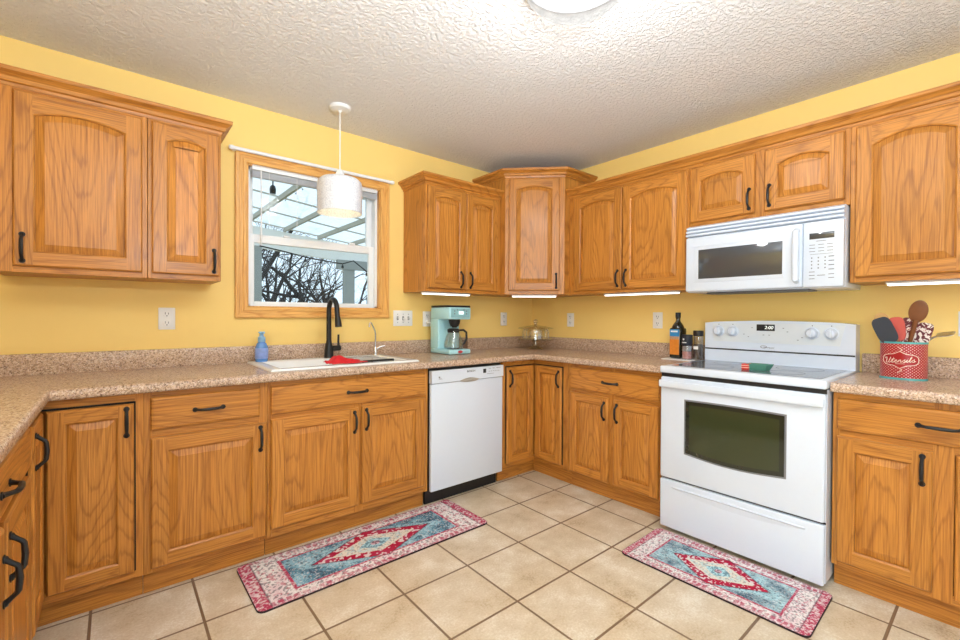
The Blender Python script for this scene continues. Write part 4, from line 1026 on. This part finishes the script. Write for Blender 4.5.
# outlets
def outlet(label, loc, rotz, w=.075, h=.118, kind='duplex'):
    o = thing('wall_outlet' if kind != 'switch' else 'switch_plate', label, 'outlet' if kind != 'switch' else 'light switch', loc, rotz, 'white wall plates')
    m = MB(); m.box(-w/2, w/2, -.006, -.0005, -h/2, h/2, 0, .003); m.build('plate', white_plate, o)
    if kind == 'duplex':
        for z in (-.0245, .0245):
            m = MB(); m.lathe([(.0175, 0), (.0165, -.002), (0, -.002)], (0, -.006, z), 20, axis='y'); r = m.build('receptacle', white_plate, o)
            m = MB(); m.box(-.0085, -.0055, -.0088, -.0075, z-.002, z+.010); m.box(.0055, .0085, -.0088, -.0075, z-.002, z+.008); m.box(-.003, .003, -.0088, -.0075, z-.012, z-.007); m.build('slots', slot_grey, r, smooth=False)
    else:
        for x, up in ((-.046, 1), (0, -1), (.046, 1)):
            m = MB(); m.box(x-.007, x+.007, -.0075, -.006, -.014, .014); b_ = m.build('toggle_bezel', seam, o)
            m = MB(); m.prism([(-.006, -.006), (-.018, up*.008-.003), (-.018, up*.008+.003), (-.006, .006)], .010, axis='x', o=x-.005); m.build('toggle', white_plate, b_)
        m = MB()
        for x in (-.046, 0, .046):
            for z in (-.03, .03): m.lathe([(.0035, 0), (.003, -.001), (0, -.001)], (x, -.006, z), 8, axis='y')
        m.build('screws', greyline, o)
    return o
outlet('white duplex outlet under the left wall cabinets', (-2.850, 0, 1.180), 0)
outlet('white triple switch plate right of the window', (-1.400, 0, 1.183), 0, .163, .116, 'switch')
oc = outlet('white outlet with the coffee maker plugged in beside the triple switch', (-1.187, 0, 1.178), 0)
outlet('white duplex outlet on the window wall left of the cake stand', (-.368, 0, 1.177), 0)
outlet('white duplex outlet on the stove wall right of the cake stand', (0, -.468, 1.173), RS)
outlet('white duplex outlet on the stove wall left of the dark bottle', (0, -1.270, 1.178), RS)
outlet('white outlet at the right edge of the picture by the utensil tin', (0, -2.800, 1.178), RS)
pc = thing('power_cord', 'white power cord from the outlet to the turquoise coffee maker', 'cord', (-1.187, -.006, 1.153))
m = MB(); m.box(-.013, .013, -.028, -.003, -.012, .012, 0, .004); m.build('plug', white_plate, pc)
m = MB(); m.tube([(0, -.028, 0), (.012, -.040, -.01), (.02, -.044, -.06), (.018, -.040, -.16), (.02, -.045, -.205), (.03, -.06, -.228), (.05, -.068, -.229)], .0035, 7); m.build('cord', white_plate, pc)

# ------------------------------------------------------------------ lamps
pl = thing('pendant_lamp', 'white hammered drum pendant lamp hanging in front of the window', 'pendant lamp', (-2.021, -.329, H))
m = MB(); m.lathe([(.062, -.0005), (.062, -.010), (.055, -.018), (.012, -.024), (.006, -.034)], (0, 0, 0), 32); cn = m.build('canopy', white_soft, pl)
m = MB(); m.tube([(0, 0, -.03), (0, 0, -.385)], .0032, 8); m.build('cord', white_soft, pl)
m = MB(); m.lathe([(.008, -.375), (.016, -.385), (.030, -.41), (.034, -.425)], (0, 0, 0), 24); m.build('cap', white_soft, pl)
def mk_shade():
    m, nt, b = newmat('hammered_white_shade'); tc = N(nt, 'ShaderNodeTexCoord'); v = N(nt, 'ShaderNodeTexVoronoi', Scale=130.0); nt.links.new(tc.outputs['Object'], v.inputs['Vector'])
    r = ramp(nt, [(.0, s2l(242, 244, 248)), (.8, s2l(206, 210, 220))], v.outputs['Distance']); nt.links.new(r.outputs[0], b.inputs['Base Color'])
    b.inputs['Roughness'].default_value = .35; bump(nt, b, v.outputs['Distance'], .35, .002); b.inputs['Subsurface Weight'].default_value = 0; return m
m = MB(); zb, R_ = -.640, .131
m.lathe([(.03, -.422), (.075, -.426), (.110, -.436), (.126, -.452), (R_, -.475), (R_, zb), (R_-.004, zb), (R_-.004, -.476), (.122, -.456), (.108, -.441), (.075, -.431), (.03, -.427)], (0, 0, 0), 48); m.build('lamp_shade', mk_shade(), pl)
m = MB(); m.lathe([(0, -.598), (.02, -.592), (.030, -.57), (.024, -.54), (.014, -.515), (.014, -.43)], (0, 0, 0), 20); m.build('bulb', emit('warm_bulb', (1, .80, .45), 6), pl)
cl = thing('ceiling_light', 'round cut-glass flush ceiling light at the top edge of the picture', 'ceiling light', (LAMP[0], LAMP[1], H))
m = MB(); m.lathe([(.19, -.0005), (.202, -.004), (.202, -.022), (.19, -.024), (.19, -.0005)], (0, 0, 0), 48); m.build('rim', steel, cl)
def mk_dome():
    m, nt, b = newmat('lit_diffuser'); out = nt.nodes['Material Output']
    tc = N(nt, 'ShaderNodeTexCoord'); v = N(nt, 'ShaderNodeTexVoronoi', Scale=22.0); nt.links.new(tc.outputs['Object'], v.inputs['Vector'])
    e = N(nt, 'ShaderNodeEmission'); e.inputs[1].default_value = 1.1
    r = ramp(nt, [(0, (1, .99, .96)), (.7, (.72, .73, .72))], v.outputs['Distance']); nt.links.new(r.outputs[0], e.inputs[0])
    t = N(nt, 'ShaderNodeBsdfTransparent'); mx = N(nt, 'ShaderNodeMixShader'); mx.inputs[0].default_value = .45
    nt.links.new(t.outputs[0], mx.inputs[1]); nt.links.new(e.outputs[0], mx.inputs[2]); nt.links.new(mx.outputs[0], out.inputs[0]); return m
m = MB(); m.lathe([(.198, -.020), (.188, -.060), (.150, -.100), (.09, -.125), (0, -.135)], (0, 0, 0), 48); m.build('diffuser', mk_dome(), cl)

# ------------------------------------------------------------------ rugs
def rug(label, loc, rotz, L, Wd, seed, style):
    rs = np.random.RandomState(seed); nx, ny = 330, int(330*Wd/L)
    X = np.linspace(-L/2, L/2, nx+1); Y = np.linspace(-Wd/2, Wd/2, ny+1); gx, gy = np.meshgrid(X, Y)
    def vn(cells):
        g = rs.rand(int(cells*Wd/L)+3, cells+3); u = (gx/L+.5)*cells; v = (gy/L+.5*Wd/L)*cells
        i, j = u.astype(int), v.astype(int); fu, fv = u-i, v-j
        return (g[j, i]*(1-fu)*(1-fv)+g[j, i+1]*fu*(1-fv)+g[j+1, i]*(1-fu)*fv+g[j+1, i+1]*fu*fv)
    k = L/1.2; a, b = np.abs(gx)/k, np.abs(gy)/(Wd/.42)
    n1, n2, n3, n4 = vn(26), vn(105), vn(170), vn(210)
    L3 = lambda *c: np.array(s2l(*c)[:3])
    whitec, pink, red, rose, tealc, dteal, ltl, dark, creamc = L3(232, 226, 224), L3(216, 170, 182), L3(176, 24, 58), L3(182, 62, 92), L3(112, 160, 182), L3(62, 96, 116), L3(168, 208, 220), L3(52, 44, 60), L3(224, 216, 202)
    if style: tealc, ltl = L3(150, 178, 188), L3(176, 216, 222)
    col = np.zeros(gx.shape+(3,)); 
    def put(mask, c): col[mask] = c
    def blend(mask, c, w):
        w = np.clip(w, 0, 1)[..., None]; col[mask] = (col*(1-w)+c*w)[mask]
    put(np.ones_like(a, bool), whitec); allm = np.ones_like(a, bool)
    blend(allm, pink, (n1-.45)*1.1)
    blend(allm, dark, (n3 > .64)*.6); blend(allm, rose, (n2 > .72)*.6)
    side = (b > .172); dash = ((np.floor((gx/k+.6)*90) % 3) != 0)
    blend(side & dash & (b < .197), rose, .35+.9*(n1-.3))
    blend(b > .199, rose, (n4 > .45)*.6)
    end = a > .548; put(end, rose); blend(end, whitec, (n3 > .55)*.6+(n2-.5)*.6)
    ln = (np.abs(a-.546) < .004) & (b < .2); blend(ln, dark, .55)
    fld = (a < .442) & (b < .142)
    put(fld, rose); blend(fld, whitec, (n4 > .6)*.4)
    f2 = (a < .426) & (b < .130)
    put(f2, tealc); blend(f2, dteal, (n1-.45)*2.2); blend(f2, ltl, (.5-n1)*2); blend(f2, dark, (n3 > .66)*.6); blend(f2, whitec, (n4 > .68)*.45)
    halo = f2 & (a/.39+b/.175 < 1); blend(halo, ltl, .55); blend(halo & (n3 > .68), dteal, .6)
    dia = (a/.325+b/.150 < 1); dia &= (b < .150)
    put(dia, red); blend(dia, rose, (n1-.4)*1.6); blend(dia, whitec, (n2 > .64)*.8)
    blend((np.abs(a/.325+b/.150-1) < .03), dark, .6)
    t_ = (a/.215)**.92+(b/.086)**1.15
    ins = t_ < 1; put(ins, creamc); blend(ins, dark, (n3 > .64)*.5); blend(ins, ltl, (n2 > .6)*.5)
    blend(np.abs(t_-1) < .06, creamc, .9)
    cen = (a/.085)**1.2+(b/.05)**1.2 < 1; put(cen, ltl); blend(cen, dteal, (n3 > .5)*.7)
    c2_ = np.hypot(a, b*1.3) < .024; put(c2_, pink); blend(c2_, dark, (n3 > .55)*.7)
    col = np.clip(col*(.86+.28*rs.rand(*a.shape))[..., None], 0, 1)
    r = .028
    dx, dy = np.abs(gx)-(L/2-r), np.abs(gy)-(Wd/2-r); mk = (dx > 0) & (dy > 0); ln_ = np.hypot(dx, dy)+1e-9; mxv = np.maximum(dx, dy)
    sx_ = np.where(mk, np.sign(gx)*(L/2-r+dx*mxv/ln_), gx); sy_ = np.where(mk, np.sign(gy)*(Wd/2-r+dy*mxv/ln_), gy)
    t = thing('rug', label, 'rug', loc, rotz, 'patterned kitchen rugs')
    me = bpy.data.meshes.new('pile')
    vs = np.stack([sx_, sy_, np.full_like(gx, .0085)], -1).reshape(-1, 3)
    idx = np.arange((nx+1)*(ny+1)).reshape(ny+1, nx+1)
    fs = np.stack([idx[:-1, :-1], idx[:-1, 1:], idx[1:, 1:], idx[1:, :-1]], -1).reshape(-1, 4)
    me.from_pydata(vs.tolist(), [], fs.tolist())
    at = me.color_attributes.new('Col', 'FLOAT_COLOR', 'POINT'); at.data.foreach_set('color', np.concatenate([col.reshape(-1, 3), np.ones((col.shape[0]*col.shape[1], 1))], 1).astype(np.float32).ravel())
    me.materials.append(col_attr('rug_pile')); o = bpy.data.objects.new('pile', me); C.objects.link(o); o.parent = t
    m = MB(); pts = []
    for cx_, cy_, a0 in ((1, 1, 0), (-1, 1, PI/2), (-1, -1, PI), (1, -1, 1.5*PI)):
        for q in range(7): an = a0+PI/2*q/6; pts.append((cx_*(L/2-r)+(r+.002)*math.cos(an), cy_*(Wd/2-r)+(r+.002)*math.sin(an)))
    m.prism(pts, .0072, o=.0008); m.build('backing', simple('rug_rubber_backing', (.03, .012, .016, 1), .8), t)
rug('longer red and blue patterned rug in front of the sink cabinet', (-2.014, -.798, 0), .008, 1.225, .412, 4, 0)
rug('red and pale blue patterned rug in front of the stove', (-.886, -2.054, 0), PI/2+.02, .785, .395, 9, 1)
